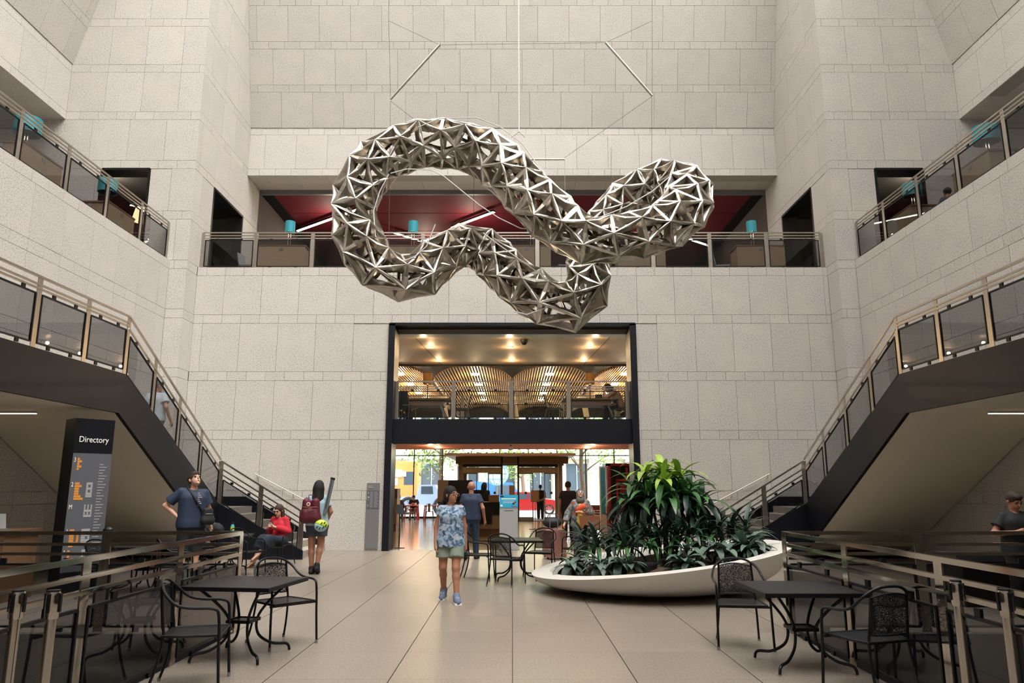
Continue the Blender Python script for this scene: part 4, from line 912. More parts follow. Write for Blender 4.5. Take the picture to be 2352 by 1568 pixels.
MAPS = [('3', 1.86, ['#', '##', '#', '##', '#'], []), ('2', 1.47, ['##.', '###', '##.', '##.', '##.', '###', '####'], ['###', '#.#', '###', '#.#', '###', '###']), ('M', 1.12, [], ['#.#.#', '#.#.#', '#####', '#.#.#', '#####']),
        ('1', .74, ['##.', '####', '##.#', '##.#', '##.#', '####', '##'], ['####', '#.##', '####', '##.#', '####', '####']), ('L', .42, ['#', '##', '#', '#'], ['.##', '###', '.#'])]
for n_, z, om, lm in MAPS:
    text(n_, O_+Rg*.02+NV*.008+Vector((0, 0, z+.2)), .1, ROT, 'sign_white', mp, sx=.7)
    for m, rows, x0, cw in (('map_orange', om, .075, .036), ('map_light', lm, .25, .033 if n_ != 'M' else .025)):
        for r, row in enumerate(rows):
            c = 0
            while c < len(row):
                d0 = c
                while c < len(row) and row[c] == '#': c += 1
                if c > d0: dq(x0+d0*cw, x0+c*cw-.004, z+.27-(r+1)*.04, z+.27-r*.04-.004, m, 'map_block', mp, .009)
                c += 1
q = MB()
for k in range(34):
    z = 2.02-k*.046; a = .42; b = a+(.06+.08*((k*37) % 10)/10); q.prism([O_+Rg*a+NV*.009+Vector((0, 0, z)), O_+Rg*b+NV*.009+Vector((0, 0, z)), O_+Rg*b+NV*.009+Vector((0, 0, z+.012)), O_+Rg*a+NV*.009+Vector((0, 0, z+.012))], -NV*.004)
obj('printed_lines', q, 'map_light', mp)
pl = thing('wall_plaque', 'narrow grey floor-guide plaque on the wall left of the opening', 'sign', (-3.76, B-.02, .05))
mb = MB(); mb.box(-3.93, -3.59, B-.035, B, .06, 1.78); obj('panel', mb, 'grey_panel', pl); mb = MB(); mb.box(-3.92, -3.6, B-.04, B-.035, 1.1, 1.58); obj('list_field', mb, 'map_grey', pl)
mb = MB(); mb.box(-3.9, -3.78, B-.044, B-.038, 1.68, 1.70); mb.box(-3.9, -3.74, B-.044, B-.038, 1.645, 1.665)
for k in range(14): mb.box(-3.84, -3.76, B-.044, B-.04, 1.53-k*.03, 1.54-k*.03); mb.box(-3.73, -3.65+.02*(k % 3), B-.044, B-.04, 1.53-k*.03, 1.54-k*.03)
obj('printed_lines', mb, 'map_light', pl)
for n_, z in (('3', 1.5), ('M', 1.38), ('1', 1.32), ('L', 1.17)): text(n_, (-3.9, B-.045, z), .06, (PI/2, 0, 0), 'sign_white', pl)
# dark counter with things on it under the left bridge, bench under the right one
tbox('side_counter', 'dark timber counter at the far left below the bridge', 'counter', [('body', 'wood_dark', [(-1.0, .9, -.4, .4, 0, .98)]), ('worktop', 'wood_dark', [(-1.02, .95, -.42, .42, .98, 1.03)])], (-8.35, 11.6, 0))
b = thing('folded_coat', 'dark blue coat heaped on the side counter', 'coat', (-8.35, 11.5, 1.08)); mb = MB(); mb.ball((0, 0, .1), (.3, .16, .1)); mb.ball((.18, 0, .18), (.14, .1, .1)); mb.ball((-.2, .02, .13), (.12, .12, .1)); obj('cloth', mb, 'navy', b, local=True, smooth=True); mb = MB(); mb.tube([(-.25, -.12, .1), (0, -.17, .13), (.28, -.1, .17)], .02, 6); obj('sleeve', mb, 'navy', b, local=True, smooth=True)
tbox('paper_stack', 'loose brown papers under the blue coat', 'papers', [('sheet', 'cardboard', [(-.26, .2, -.15, .12, 0, .015)]), ('sheet', 'sign_white', [(-.22, .14, -.18, .1, .015, .03)])], (-8.3, 11.4, 1.03), .2)
t = thing('laptop', 'open laptop beside the coat on the side counter', 'laptop', (-7.75, 11.45, 1.03), .9); mb = MB(); mb.box(-.16, .16, -.11, .11, 0, .015); obj('keyboard', mb, 'grey_panel', t, local=True); mb = MB(); mb.prism([(-.16, .11, .015), (.16, .11, .015), (.16, .18, .23), (-.16, .18, .23)], (0, .01, 0)); obj('screen', mb, 'map_light', t, local=True)
tbox('low_bench', 'long dark bench below the right bridge', 'bench', [('seat', 'dark_grey', [(-1.3, 1.3, -.3, .3, .62, .72)]), ('base', 'black_frame', [(-1.2, 1.2, -.25, .25, 0, .62)])], (7.6, 11.2, 0))
t = thing('queue_post', 'slim steel post with a dark head behind the left guard', 'post', (-5.3, 10.0, 0)); mb = MB(); mb.cyl((0, 0, 0), (0, 0, 1.06), .03, 12); obj('pole', mb, 'chrome', t, local=True); mb = MB(); mb.ball((0, 0, 1.1), (.07, .05, .05)); obj('head', mb, 'iron', t, local=True)
# ------------------------------------------------------------------ the street outside the glass front
mat('asphalt', '6a6a6a', .9, var=.08, scale=3); mat('pavement', 'a5a19a', .9, var=.06, scale=2); mat('facade', 'b9b3a8', .8, var=.04, scale=1); mat('window_glass', '3e4a55', .15); mat('bark', '5b4c40', .9, var=.2, scale=12, bump=.3)
mat('tree_leaf', '6f8f3d', .6, rnd=.2); mat('car_red', '9c1f22', .25, coat=.6); mat('van_blue', '2f5f9e', .3, coat=.4); mat('truck_orange', 'd9793f', .4); mat('tyre', '1a1a1b', .8); mat('alloy', 'b9b9bb', .25, .9); mat('utility_blue', '8fa3c8', .4); mat('sign_globe', '6fb7d8', .4)
mb = MB(); mb.box(-60, 60, 43.0, 50, -.3, -.05); struct('floor_pavement', mb, 'pavement')
mb = MB(); mb.box(-60, 60, 50, 63, -.4, -.15); struct('floor_street', mb, 'asphalt')
mb = MB(); mb.box(-60, 60, 63, 90, -.3, -.02); struct('floor_far_pavement', mb, 'pavement')
ob = thing('office_building', 'pale stone office building across the street with tall dark windows', 'building', (0, 68, 0))
mb = MB(); mb.box(-45, 45, 68.4, 80, 0, 26); obj('wall', mb, 'facade', ob)
for k in range(-12, 13):
    x = k*3.3+.9
    mb = MB(); mb.box(x-.55, x+.55, 67.7, 68.5, 0, 26); obj('pier', mb, 'facade', ob)
for z in (4.2, 8.4, 12.6, 16.8, 21):
    mb = MB(); mb.box(-45, 45, 67.9, 68.5, z, z+.9); obj('floor_band', mb, 'facade', ob)
wm_ = MB().box(-.95, .95, -.05, 0, 0, 3.1).mesh('window', fix=False); wm_.materials.append(M['window_glass']); wf_ = MB().box(-.03, .03, -.1, 0, 0, 3.1).mesh('glazing_bar', fix=False); wf_.materials.append(M['white_plastic'])
for k in range(-9, 10):
    for z in (.7, 5.2, 9.4):
        o = bpy.data.objects.new('window', wm_); o.parent = ob; o.location = (k*3.3+2.55, .42, z); COL.objects.link(o)
        q = bpy.data.objects.new('glazing_bar', wf_); q.parent = o; q.location = (0, -.03, 0); COL.objects.link(q)
def street_tree(x, y, h, lb, seed):
    t = thing('street_tree', lb, 'tree', (x, y, -.05), 0, 'street trees'); r = random.Random(seed)
    mb = MB(); mb.tube(smooth_path([(0, 0, 0), (.05, 0, 1.5), (-.05, .05, h*.45), (.05, 0, h*.8)], 4), [.2-.1*i/12 for i in range(13)], 8); obj('trunk', mb, 'bark', t, local=True, smooth=True)
    tips = []
    for k in range(8):
        a = r.uniform(0, 2*PI); z0 = h*r.uniform(.35, .7); e = (math.cos(a)*r.uniform(1, 2.2), math.sin(a)*r.uniform(1, 2.2), z0+r.uniform(.6, 2)); tips.append(e)
        mb = MB(); mb.tube(smooth_path([(0, 0, z0), (e[0]*.4, e[1]*.4, z0+.5), e], 3), [.07-.05*i/6 for i in range(7)], 6); obj('branch', mb, 'bark', t, local=True, smooth=True)
    mb = MB()
    for e in tips+[(0, 0, h*.85)]:
        for k in range(150):
            c = Vector((e[0]+r.gauss(0, .65), e[1]+r.gauss(0, .65), e[2]+r.gauss(0, .5))); u = Vector((r.uniform(-1, 1), r.uniform(-1, 1), r.uniform(-1, 1))).normalized(); v = u.orthogonal().normalized(); l = r.uniform(.08, .15)
            mb.add([c-u*l, c+v*l*.5, c+u*l, c-v*l*.5], [(0, 1, 2, 3)])
    f = obj('foliage', mb, 'tree_leaf', t, local=True, fix=False); f['kind'] = 'stuff'
street_tree(-4.5, 47.5, 6.5, 'street tree left of the entrance doors', 1); street_tree(4.4, 47.5, 7, 'street tree right of the entrance doors', 2); street_tree(-1.2, 64.5, 6, 'far street tree across the road, left of centre', 3); street_tree(.9, 64.5, 6.5, 'far street tree across the road, right of centre', 4)
def wheel(t, x, y, r, w=.2):
    mb = MB(); mb.tube([(x+math.cos(a)*r*.82, y, r+math.sin(a)*r*.82) for a in [k*PI/10 for k in range(20)]], r*.2, 8, closed=True); o = obj('wheel', mb, 'tyre', t, local=True, smooth=True)
    mb = MB(); mb.cyl((x, y-.03, r), (x, y+.03, r), r*.2, 12)
    for k in range(7): a = k*2*PI/7; mb.bar((x, y-.04, r), (x+math.cos(a)*r*.72, y-.04, r+math.sin(a)*r*.72), .03, r*.16, up=(0, 1, 0))
    obj('rim', mb, 'alloy', o, local=True)
def car(x, y, m, lb, prof, win, wheels, wr, depth=1.7, name='car', cat='car'):
    t = thing(name, lb, cat, (x, y, -.15))
    mb = MB(); mb.prism([(a, 0, b) for a, b in prof], (0, depth, 0)); obj('body', mb, m, t, local=True)
    for wv in win: mb = MB(); mb.prism([(a, -.01, b) for a, b in wv], (0, .02, 0)); obj('side_window', mb, 'window_glass', t, local=True)
    for wx in wheels: wheel(t, wx, .05, wr)
    return t
car(1.2, 51.5, 'car_red', 'dark red car parked behind the right entrance door', [(-2.1, .3), (2.1, .3), (2.15, .75), (1.9, .95), (1.0, 1.05), (.4, 1.5), (-1.2, 1.52), (-1.9, 1.0), (-2.15, .9)], [[(-1.05, 1.05), (-.2, 1.05), (-.2, 1.42), (-.95, 1.42)], [(-.1, 1.05), (.75, 1.05), (.32, 1.42), (-.1, 1.42)]], (-1.35, 1.3), .36)
t = car(-9.2, 52, 'truck_orange', 'orange and white truck parked at the far left outside', [(-3.2, .7), (2.6, .7), (2.6, 3.6), (-3.2, 3.6)], [[(1.7, 2.0), (2.4, 2.0), (2.4, 2.9), (1.7, 2.9)]], (-2, 1.6), .5, 2.2, 'truck', 'truck')
mb = MB(); r_ = random.Random(8)
for k in range(40): x = r_.uniform(-3, 1.2); z = r_.uniform(.9, 3.1); mb.box(x, x+r_.uniform(.2, .8), -.03-.001*k, 0, z, z+r_.uniform(.15, .5))
obj('painted_patches', mb, 'sign_white', t, local=True)
t = car(-5.6, 49.6, 'utility_blue', 'blue utility vehicle with a big wheel outside the cafe tables', [(-1.9, .7), (1.6, .7), (1.6, 1.2), (.9, 1.35), (.5, 2.0), (-.5, 2.0), (-.7, 1.3), (-1.9, 1.2)], [[(-.4, 1.4), (.4, 1.4), (.35, 1.9), (-.4, 1.9)]], (-1.2, 1.0), .62, 1.5, 'utility_vehicle', 'vehicle')
car(-1.6, 58, 'van_blue', 'blue van on the far side of the street', [(-2.2, .4), (2.2, .4), (2.2, 1.2), (1.6, 2.2), (-2.2, 2.3)], [[(.3, 1.3), (1.7, 1.3), (1.4, 2.0), (.3, 2.0)]], (-1.4, 1.4), .36, 1.8, 'van', 'van')
gl = thing('globe_sign', 'light blue globe emblem on a street sign beyond the left door', 'sign', (-1.0, 48.5, -.05)); mb = MB(); mb.cyl((0, 0, 0), (0, 0, 2.0), .05, 10); obj('pole', mb, 'grey_panel', gl, local=True); mb = MB(); mb.cyl((0, -.04, 2.6), (0, .04, 2.6), .75, 30); d_ = obj('disc', mb, 'sign_white', gl, local=True)
mb = MB()
for rx in (.25, .55, .74): mb.tube([(math.cos(a)*rx, -.05, 2.6+math.sin(a)*.74) for a in [k*PI/14 for k in range(28)]], .025, 5, closed=True)
for z in (-.35, 0, .35): mb.bar((-.65, -.05, 2.6+z), (.65, -.05, 2.6+z), .02, .04)
obj('globe_lines', mb, 'sign_globe', d_, local=True)
# ------------------------------------------------------------------ people: one continuous surface per body, grown from a field of tapered limbs
def _dist(p, X, Y, Z):
    if p[0] == 'c':                        # tapered limb
        _, a, b, ra, rb, flat = p; a = np.array(a); d = np.array(b)-a; l2 = float(d@d)+1e-9
        px, py, pz = X-a[0], Y-a[1], Z-a[2]; t0 = (px*d[0]+py*d[1]+pz*d[2])/l2; t = np.clip(t0, 0, 1)
        q = np.sqrt((px-t*d[0])**2+(py-t*d[1])**2+(pz-t*d[2])**2)-(ra+(rb-ra)*t)
        if flat: q = np.maximum(q, (t0-1)*math.sqrt(l2)); 
        return q
    if p[0] == 'e':                        # turned ellipsoid
        _, c, r, R = p; px, py, pz = X-c[0], Y-c[1], Z-c[2]
        if R is not None:
            px, py, pz = (R[0][0]*px+R[1][0]*py+R[2][0]*pz, R[0][1]*px+R[1][1]*py+R[2][1]*pz, R[0][2]*px+R[1][2]*py+R[2][2]*pz)
        k = np.sqrt((px/r[0])**2+(py/r[1])**2+(pz/r[2])**2); return (k-1)*min(r)
    _, n, o = p                            # half space
    return X*n[0]+Y*n[1]+Z*n[2]-o
def sdf_mesh(prims, res):
    lo = np.array([9e9]*3); hi = -lo
    for op, k, p in prims:
        if op != '+': continue
        if p[0] == 'c': r = max(p[3], p[4]); pts = [np.array(p[1]), np.array(p[2])]
        else: r = max(p[2]); pts = [np.array(p[1])]
        for q in pts: lo = np.minimum(lo, q-r); hi = np.maximum(hi, q+r)
    lo -= res*3; hi += res*3; n = np.ceil((hi-lo)/res).astype(int)+1
    ax = [lo[i]+np.arange(n[i])*res for i in range(3)]
    f = np.full(n, .5)
    for op, k, p in prims:
        if p[0] == 'p': f = np.maximum(f, _dist(p, ax[0][:, None, None], ax[1][None, :, None], ax[2][None, None, :])); continue
        if p[0] == 'c': r = max(p[3], p[4])+.06; a = np.minimum(p[1], p[2])-r; b = np.maximum(p[1], p[2])+r
        else: r = max(p[2])+.05; a = np.array(p[1])-r; b = np.array(p[1])+r
        i0 = np.maximum(((a-lo)/res).astype(int), 0); i1 = np.minimum(((b-lo)/res).astype(int)+2, n)
        if (i1 <= i0).any(): continue
        sl = tuple(slice(i0[i], i1[i]) for i in range(3))
        d = _dist(p, ax[0][sl[0]][:, None, None], ax[1][sl[1]][None, :, None], ax[2][sl[2]][None, None, :])
        g = f[sl]
        if op == '+':
            if k: h = np.maximum(k-np.abs(g-d), 0)/k; f[sl] = np.minimum(g, d)-h*h*k*.25
            else: f[sl] = np.minimum(g, d)
        else: f[sl] = np.maximum(g, -d)
    s = f < 0; c = np.zeros(n-1, int)
    V = np.zeros((*(n-1), 3)); cnt = np.zeros(n-1)
    corners = [(i, j, k) for i in (0, 1) for j in (0, 1) for k in (0, 1)]
    S = lambda o: tuple(slice(o[i], n[i]-1+o[i]) for i in range(3))
    for o in corners: c += s[S(o)]
    act = (c > 0) & (c < 8)
    if not act.any(): return None
    ii = np.argwhere(act); vi = np.full(n-1, -1); vi[act] = np.arange(len(ii)); P = np.zeros((len(ii), 3)); C = np.zeros(len(ii))
    fv = {o: f[S(o)][act] for o in corners}
    for a in corners:
        for d in range(3):
            if a[d]: continue
            b = list(a); b[d] = 1; fa, fb = fv[a], fv[tuple(b)]; m = (fa < 0) != (fb < 0); t = np.where(m, fa/np.where(fa == fb, 1, fa-fb), 0)
            q = np.array(a, float)[None, :]+np.zeros((len(ii), 3)); q[:, d] = t; P[m] += q[m]; C[m] += 1
    P = lo+(ii+P/C[:, None])*res; F = []
    for d in range(3):
        e, g = (d+1) % 3, (d+2) % 3
        A = [slice(None)]*3; Bs = [slice(None)]*3; A[d] = slice(0, n[d]-1); Bs[d] = slice(1, n[d])
        for q in (A, Bs): q[e] = slice(1, n[e]-1); q[g] = slice(1, n[g]-1)
        sa, sb = s[tuple(A)], s[tuple(Bs)]; m = np.argwhere(sa != sb); flip = sa[sa != sb]
        base = m.copy(); base[:, e] += 1; base[:, g] += 1
        def cell(de, dg): q = base.copy(); q[:, e] -= de; q[:, g] -= dg; return vi[q[:, 0], q[:, 1], q[:, 2]]
        w = np.stack([cell(1, 1), cell(0, 1), cell(0, 0), cell(1, 0)], 1); w[~flip] = w[~flip][:, ::-1]; F.append(w)
    F = np.concatenate(F); F = F[(F >= 0).all(1)]
    me = bpy.data.meshes.new('m'); me.from_pydata(P.tolist(), [], F.tolist()); me.polygons.foreach_set('use_smooth', [True]*len(me.polygons)); me.update()
    return me
def rc(a, b, ra, rb, flat=False): return ('c', tuple(a), tuple(b), ra, rb, flat)
def V3(*a): return Vector(a)
for nm, c in (('skin_light', 'c99a80'), ('skin_mid', 'a87458'), ('skin_dark', '4a3226'), ('hair_black', '12100f'), ('hair_brown', '33221a'), ('hair_grey', '5a5550'), ('cloth_navy', '1d2a40'), ('cloth_black', '0f1013'), ('cloth_jeans', '24374f'), ('cloth_sage', '7f8b7c'), ('cloth_sky', 'a9c3cd'),
              ('cloth_slate', '3a434d'), ('cloth_red', 'b01426'), ('cloth_skirt', '1c2635'), ('cloth_grey', 'b6bfc4'), ('cloth_tan', 'a07a55'), ('cloth_white', 'd5d5d2'), ('cloth_blue', '3a56b0'), ('shoe_dark', '1a1a1c'), ('shoe_blue', '66708a'), ('sandal', '6d4c3a'), ('lip', '8c4a42'), ('eye_dark', '15100d'), ('cap_red', 'a31f26')):
    mat(nm, c, .75 if 'skin' not in nm else .5, var=.05, scale=9, bump=.25 if nm.startswith('cloth') else 0)
def floral():
    m, nt, p = newmat('cloth_floral'); tc = nt.nodes.new('ShaderNodeTexCoord')
    n = nt.nodes.new('ShaderNodeTexNoise'); n.inputs['Scale'].default_value = 13; n.inputs['Detail'].default_value = 3; n.inputs['Distortion'].default_value = 1.2; L(nt, tc.outputs['Object'], n.inputs['Vector'])
    r = nt.nodes.new('ShaderNodeValToRGB'); e = r.color_ramp.elements; e[0].position = .32; e[0].color = col('2c3550'); e[1].position = .62; e[1].color = col('a9bccb')
    for q, c in ((.45, '5f7590'), (.52, '8fa5b8'), (.68, 'b59a9a')): k = r.color_ramp.elements.new(q); k.color = col(c)
    L(nt, n.outputs['Fac'], r.inputs['Fac']); L(nt, r.outputs[0], p.inputs['Base Color']); p.inputs['Roughness'].default_value = .8
    m, nt, p = newmat('cloth_patch'); tc = nt.nodes.new('ShaderNodeTexCoord')
    n = nt.nodes.new('ShaderNodeTexNoise'); n.inputs['Scale'].default_value = 9; n.inputs['Detail'].default_value = 2; L(nt, tc.outputs['Object'], n.inputs['Vector'])
    r = nt.nodes.new('ShaderNodeValToRGB'); e = r.color_ramp.elements; r.color_ramp.interpolation = 'CONSTANT'; e[0].color = col('3a3f40'); e[1].position = .64; e[1].color = col('a8553a')
    for q, c in ((.42, '6b6f6c'), (.52, '8a8d8a'), (.6, '2c2f33')): k = r.color_ramp.elements.new(q); k.color = col(c)
    L(nt, n.outputs['Fac'], r.inputs['Fac']); L(nt, r.outputs[0], p.inputs['Base Color'])
floral()
mat('shirt_yellow', 'e0b93a', .7); mat('shirt_orange', 'd4552f', .7); mat('leather', '8a5538', .5); mat('burgundy', '5c1626', .6, var=.06)
def person(label, loc, rz=0, h=1.7, pose=None, fem=False, skin='skin_light', shirt=('cloth_navy', .45, .9, .015), legs=('cloth_jeans', 1.0, .012), shoes='shoe_dark', hair=('hair_black', 'short'), yaw=0, pitch=0, res=.014, face=True, curl=.6, group=None, extra=None):
    k = h/1.7; sw = .142 if fem else .168; hw = .09
    J = dict(pelvis=V3(0, 0, .93), chest=V3(0, 0, 1.27), neck=V3(0, .01, 1.44), head=V3(0, -.012, 1.585))
    for s, n in ((1, 'l'), (-1, 'r')):
        J['sh_'+n] = V3(s*sw, .005, 1.375); J['el_'+n] = V3(s*(sw+.05), .02, 1.11); J['wr_'+n] = V3(s*(sw+.055), -.03, .865); J['hd_'+n] = V3(s*(sw+.05), -.05, .775)
        J['hp_'+n] = V3(s*hw, 0, .88); J['kn_'+n] = V3(s*.1, -.015, .49); J['an_'+n] = V3(s*.1, .01, .085); J['to_'+n] = V3(s*.115, -.15, .03)
    for q, v in (pose or {}).items():
        if 'hd_'+q[3:] in J and q.startswith('wr_') and 'hd_'+q[3:] not in pose: J['hd_'+q[3:]] = Vector(v)+(Vector(v)-J['el_'+q[3:]] if 'el_'+q[3:] not in pose else Vector(v)-Vector(pose['el_'+q[3:]])).normalized()*.09
        J[q] = Vector(v)
    for q in J: J[q] = J[q]*k
    t = thing('person', label, 'person', loc, rz, group)
    up = (J['neck']-J['chest']).normalized(); Rh = (Matrix.Rotation(yaw, 3, 'Z') @ Matrix.Rotation(-pitch, 3, 'X')); Rl = [list(r) for r in Rh]
    hd = J['head']; kh = k*1.07; H = lambda x, y, z: tuple(hd+Rh @ V3(x*kh, y*kh, z*kh))
    tw = .062 if fem else .078; side = (J['sh_l']-J['sh_r']).normalized(); hs = (J['hp_l']-J['hp_r']).normalized()
    def torso(i=0):
        o = []
        for s in (1, -1): o += [rc(J['pelvis']+hs*s*tw*k, J['chest']+side*s*tw*k, (.108 if fem else .105)*k+i, (.098 if fem else .112)*k+i)]
        o += [rc(J['pelvis'], J['chest'], .1*k+i, .11*k+i), rc(J['hp_l'], J['hp_r'], .105*k+i, .105*k+i)]
        for n in 'lr': o.append(rc(J['chest'].lerp(J['neck'], .6), J['sh_'+n], .066*k+i*.5, .05*k+i*.4))
        if fem:
            fwd = side.cross(up); fwd = -fwd if fwd.y > 0 else fwd
            for s in (1, -1): o.append(('e', tuple(J['chest']+side*s*.068*k+fwd*.075*k-up*.02*k), (.068*k+i, .062*k+i, .068*k+i), None))
        return o
    def arm(n, i=0, f0=0, f1=2, flat=False):
        o = []
        if f1 <= 1: o.append(rc(J['sh_'+n], J['sh_'+n].lerp(J['el_'+n], f1), .05*k+i*.5, .046*k+i*1.3, flat))
        else: o += [rc(J['sh_'+n], J['el_'+n], .049*k+i*.6, .041*k+i), rc(J['el_'+n], J['el_'+n].lerp(J['wr_'+n], f1-1), .042*k+i, .028*k+i, flat)]
        return o
    def leg(n, i=0, f1=2, flare=0, flat=False):
        a, b, c = J['hp_'+n], J['kn_'+n], J['an_'+n]
        if f1 <= 1: return [rc(a, a.lerp(b, f1), .095*k+i, .072*k+i+flare, flat)]
        o = [rc(a, b, .09*k+i, .06*k+i)]; d = b.lerp(c, .3); e = b.lerp(c, f1-1)
        bk = V3(0, .012, 0)
        if f1 > 1.3: o += [rc(b, d+bk, .056*k+i, .056*k+i), rc(d+bk, e, .056*k+i, .038*k+i+flare, flat)]
        else: o.append(rc(b, e, .058*k+i, .05*k+i+flare, flat))
        return o
    B_ = [('+', .03, p) for p in torso(-.004)]
    for n in 'lr':
        B_ += [('+', .025, p) for p in arm(n)+leg(n)]
        w, d = J['wr_'+n], J['hd_'+n]; ax = (d-w).normalized(); B_.append(('+', .012, rc(w, d, .026*k, .032*k)))
        inn = V3(1 if n == 'r' else -1, 0, 0); inn = (inn-ax*inn.dot(ax)); inn = inn.normalized() if inn.length > .1 else V3(0, 1, 0); sp_ = ax.cross(inn).normalized(); fr_ = max(.0085*k, res*.8)
        for q in range(4):
            b0 = d+sp_*(q-1.5)*.021*k+ax*.018*k; b1 = b0+(ax*(1-curl*.4)+inn*curl*.5).normalized()*(.034+.006*(q in (1, 2)))*k; b2 = b1+(ax*(1-curl)+inn*curl).normalized()*(.034-.006*(q == 3))*k
            B_ += [('+', .004, rc(b0, b1, fr_, fr_)), ('+', .004, rc(b1, b2, fr_, fr_*.85))]
        th = d-sp_*.034*k*(1 if n == 'l' else 1)-ax*.02*k; B_ += [('+', .006, rc(th, th+(ax*.6-sp_*.5+inn*.5).normalized()*.035*k, fr_*1.1, fr_)), ('+', .004, rc(th+(ax*.6-sp_*.5+inn*.5).normalized()*.035*k, th+(ax*.9-sp_*.25+inn*.7).normalized()*.062*k, fr_, fr_*.8))]
        B_.append(('+', .02, rc(J['an_'+n], J['to_'+n], .034*k, .022*k)))
    B_ += [('+', .02, rc(J['chest'].lerp(J['neck'], .7), J['head']-Rh @ V3(0, -.02, .05), .056*k, .05*k)),
           ('+', 0, ('e', H(0, .015, .025), (.076*kh, .095*kh, .09*kh), Rl)), ('+', .03, ('e', H(0, -.03, -.045), (.056*kh, .066*kh, .07*kh), Rl)),
           ('+', .012, rc(H(0, -.094, .012), H(0, -.112, -.018), .009*kh, .013*kh)), ('+', .008, rc(H(-.02, -.088, -.052), H(.02, -.088, -.052), .01*kh, .01*kh)), ('+', .012, rc(H(-.035, -.082, .03), H(.035, -.082, .03), .012*kh, .012*kh)), ('+', .01, ('e', H(0, -.083, -.092), (.022*kh, .018*kh, .018*kh), Rl))]
    for s in (1, -1): B_ += [('+', .006, ('e', H(s*.078, .012, -.008), (.012*kh, .022*kh, .032*kh), Rl)), ('-', 0, ('e', H(s*.031, -.1, .012), (.016*kh, .013*kh, .011*kh), Rl))]
    def put(nm, prims, m, r=None):
        me = sdf_mesh(prims, r or res)
        if me is None: return None
        me.name = nm; me.materials.append(M[m]); o = bpy.data.objects.new(nm, me); return link(o, t, True)
    put('body', B_, skin)
    if shirt:
        m, sl, hem, i = shirt[:4]; S_ = [('+', .04, p) for p in torso(i)]
        if (hem < .9 or len(shirt) > 4) and J['pelvis'].z > .7*k:
            fl_ = shirt[4] if len(shirt) > 4 else .118
            for s in (1, -1): S_.append(('+', .05, rc(J['chest']+side*s*tw*.8*k, J['pelvis']+hs*s*.075*k-V3(0, 0, .12)*k, .1*k+i*.6, fl_*k+i)))
        dv = (J['pelvis']-J['chest']).normalized(); hp = J['chest']+dv*((1.27-hem)*k)
        S_.append(('cut', 0, ('p', tuple(dv), dv.dot(hp)))); SL_ = []
        for n in 'lr': S_ += [('+', .03, p) for p in arm(n, i+.004, f1=sl, flat=True)]
        S_.append(('-', 0, ('e', tuple(J['neck']+V3(0, -.035, .045)*k), ((.1 if fem else .078)*k, .1*k, .075*k), None)))
        put('shirt', S_, m)
    if legs:
        m, ln, i = legs[:3]; Q = [('+', .03, rc(J['hp_l'], J['hp_r'], .108*k+i, .108*k+i)), ('+', .03, rc(J['pelvis']+hs*.06*k, J['pelvis']-hs*.06*k, .105*k+i, .105*k+i))]
        if len(legs) > 3 and legs[3] == 'skirt':
            e = (J['kn_l']+J['kn_r'])/2; 
            for n in 'lr': Q += [('+', .12, p) for p in leg(n, i+.02, f1=ln, flare=.03, flat=True)]
            Q.append(('+', .08, rc(J['pelvis'], e, .12*k, .12*k)))
        else:
            for n in 'lr': Q += [('+', .02, p) for p in leg(n, i, f1=ln*2, flare=(.02 if ln < .6 else .012), flat=True)]
        dv = (J['chest']-J['pelvis']).normalized(); Q.append(('cut', 0, ('p', tuple(dv), dv.dot(J['pelvis'])+.08*k)))
        put('trousers' if ln > .6 else 'shorts', Q, m)
    if shoes:
        for n in 'lr':
            a, b = J['an_'+n], J['to_'+n]; bk_ = (a-b); bk_ = V3(bk_.x, bk_.y, 0); bk_ = bk_.normalized() if bk_.length > .01 else V3(0, 1, 0)
            heel = V3(a.x, a.y, 0)+bk_*.045*k; heel.z = a.z-.045*k; Q = [('+', .02, rc(heel, b, .044*k, .043*k)), ('+', .03, rc(a+V3(0, 0, .025)*k, heel.lerp(b, .5), .053*k, .048*k)), ('+', .03, rc(a, b, .044*k, .04*k))]
            put('shoe', Q, shoes)
    hm, hk = hair
    if hk != 'none':
        R_ = [('+', 0, ('e', H(0, .025, .035), (.087*kh, .103*kh, .095*kh), Rl))]
        if hk in ('long', 'pony', 'bob', 'cover'): R_.append(('+', .03, ('e', H(0, .045, -.03), (.088*kh, .08*kh, .1*kh), Rl)))
        if hk == 'long': R_ += [('+', .03, rc(H(s*.062, .02, -.04), H(s*.075, -.03, -.27), .036*kh, .03*kh)) for s in (1, -1)]+[('+', .04, rc(H(0, .06, -.05), H(0, .085, -.28), .07*kh, .05*kh))]
        if hk == 'bob': R_ += [('+', .04, rc(H(0, .05, -.03), H(0, .08, -.19), .095*kh, .085*kh)), ('+', .03, rc(H(.05, .05, -.05), H(.08, .06, -.2), .04*kh, .03*kh)), ('+', .03, rc(H(-.05, .05, -.05), H(-.08, .06, -.2), .04*kh, .03*kh))]
        if hk == 'pony': R_ += [('+', .02, rc(H(0, .1, -.06), H(0, .15, -.14), .03*kh, .035*kh)), ('+', .02, rc(H(0, .15, -.14), H(0, .13, -.27), .035*kh, .012*kh))]
        if hk == 'cover': R_ += [('+', .04, rc(H(0, .03, -.08), H(0, .0, -.16), .085*kh, .1*kh))]
        if hk in ('short', 'mop'): R_.append(('+', .03, ('e', H(0, -.035, .088), (.062*kh, .055*kh, .035*kh), Rl))) if hk == 'mop' else None
        R_.append(('-', 0, ('e', H(0, -.105, -.04), (.078*kh, .075*kh, .098*kh), Rl)))
        if hk in ('short', 'mop'): R_.append(('cut', 0, ('p', tuple(Rh @ V3(0, 0, -1)), (Rh @ V3(0, 0, -1)).dot(Vector(H(0, 0, -.06))))))
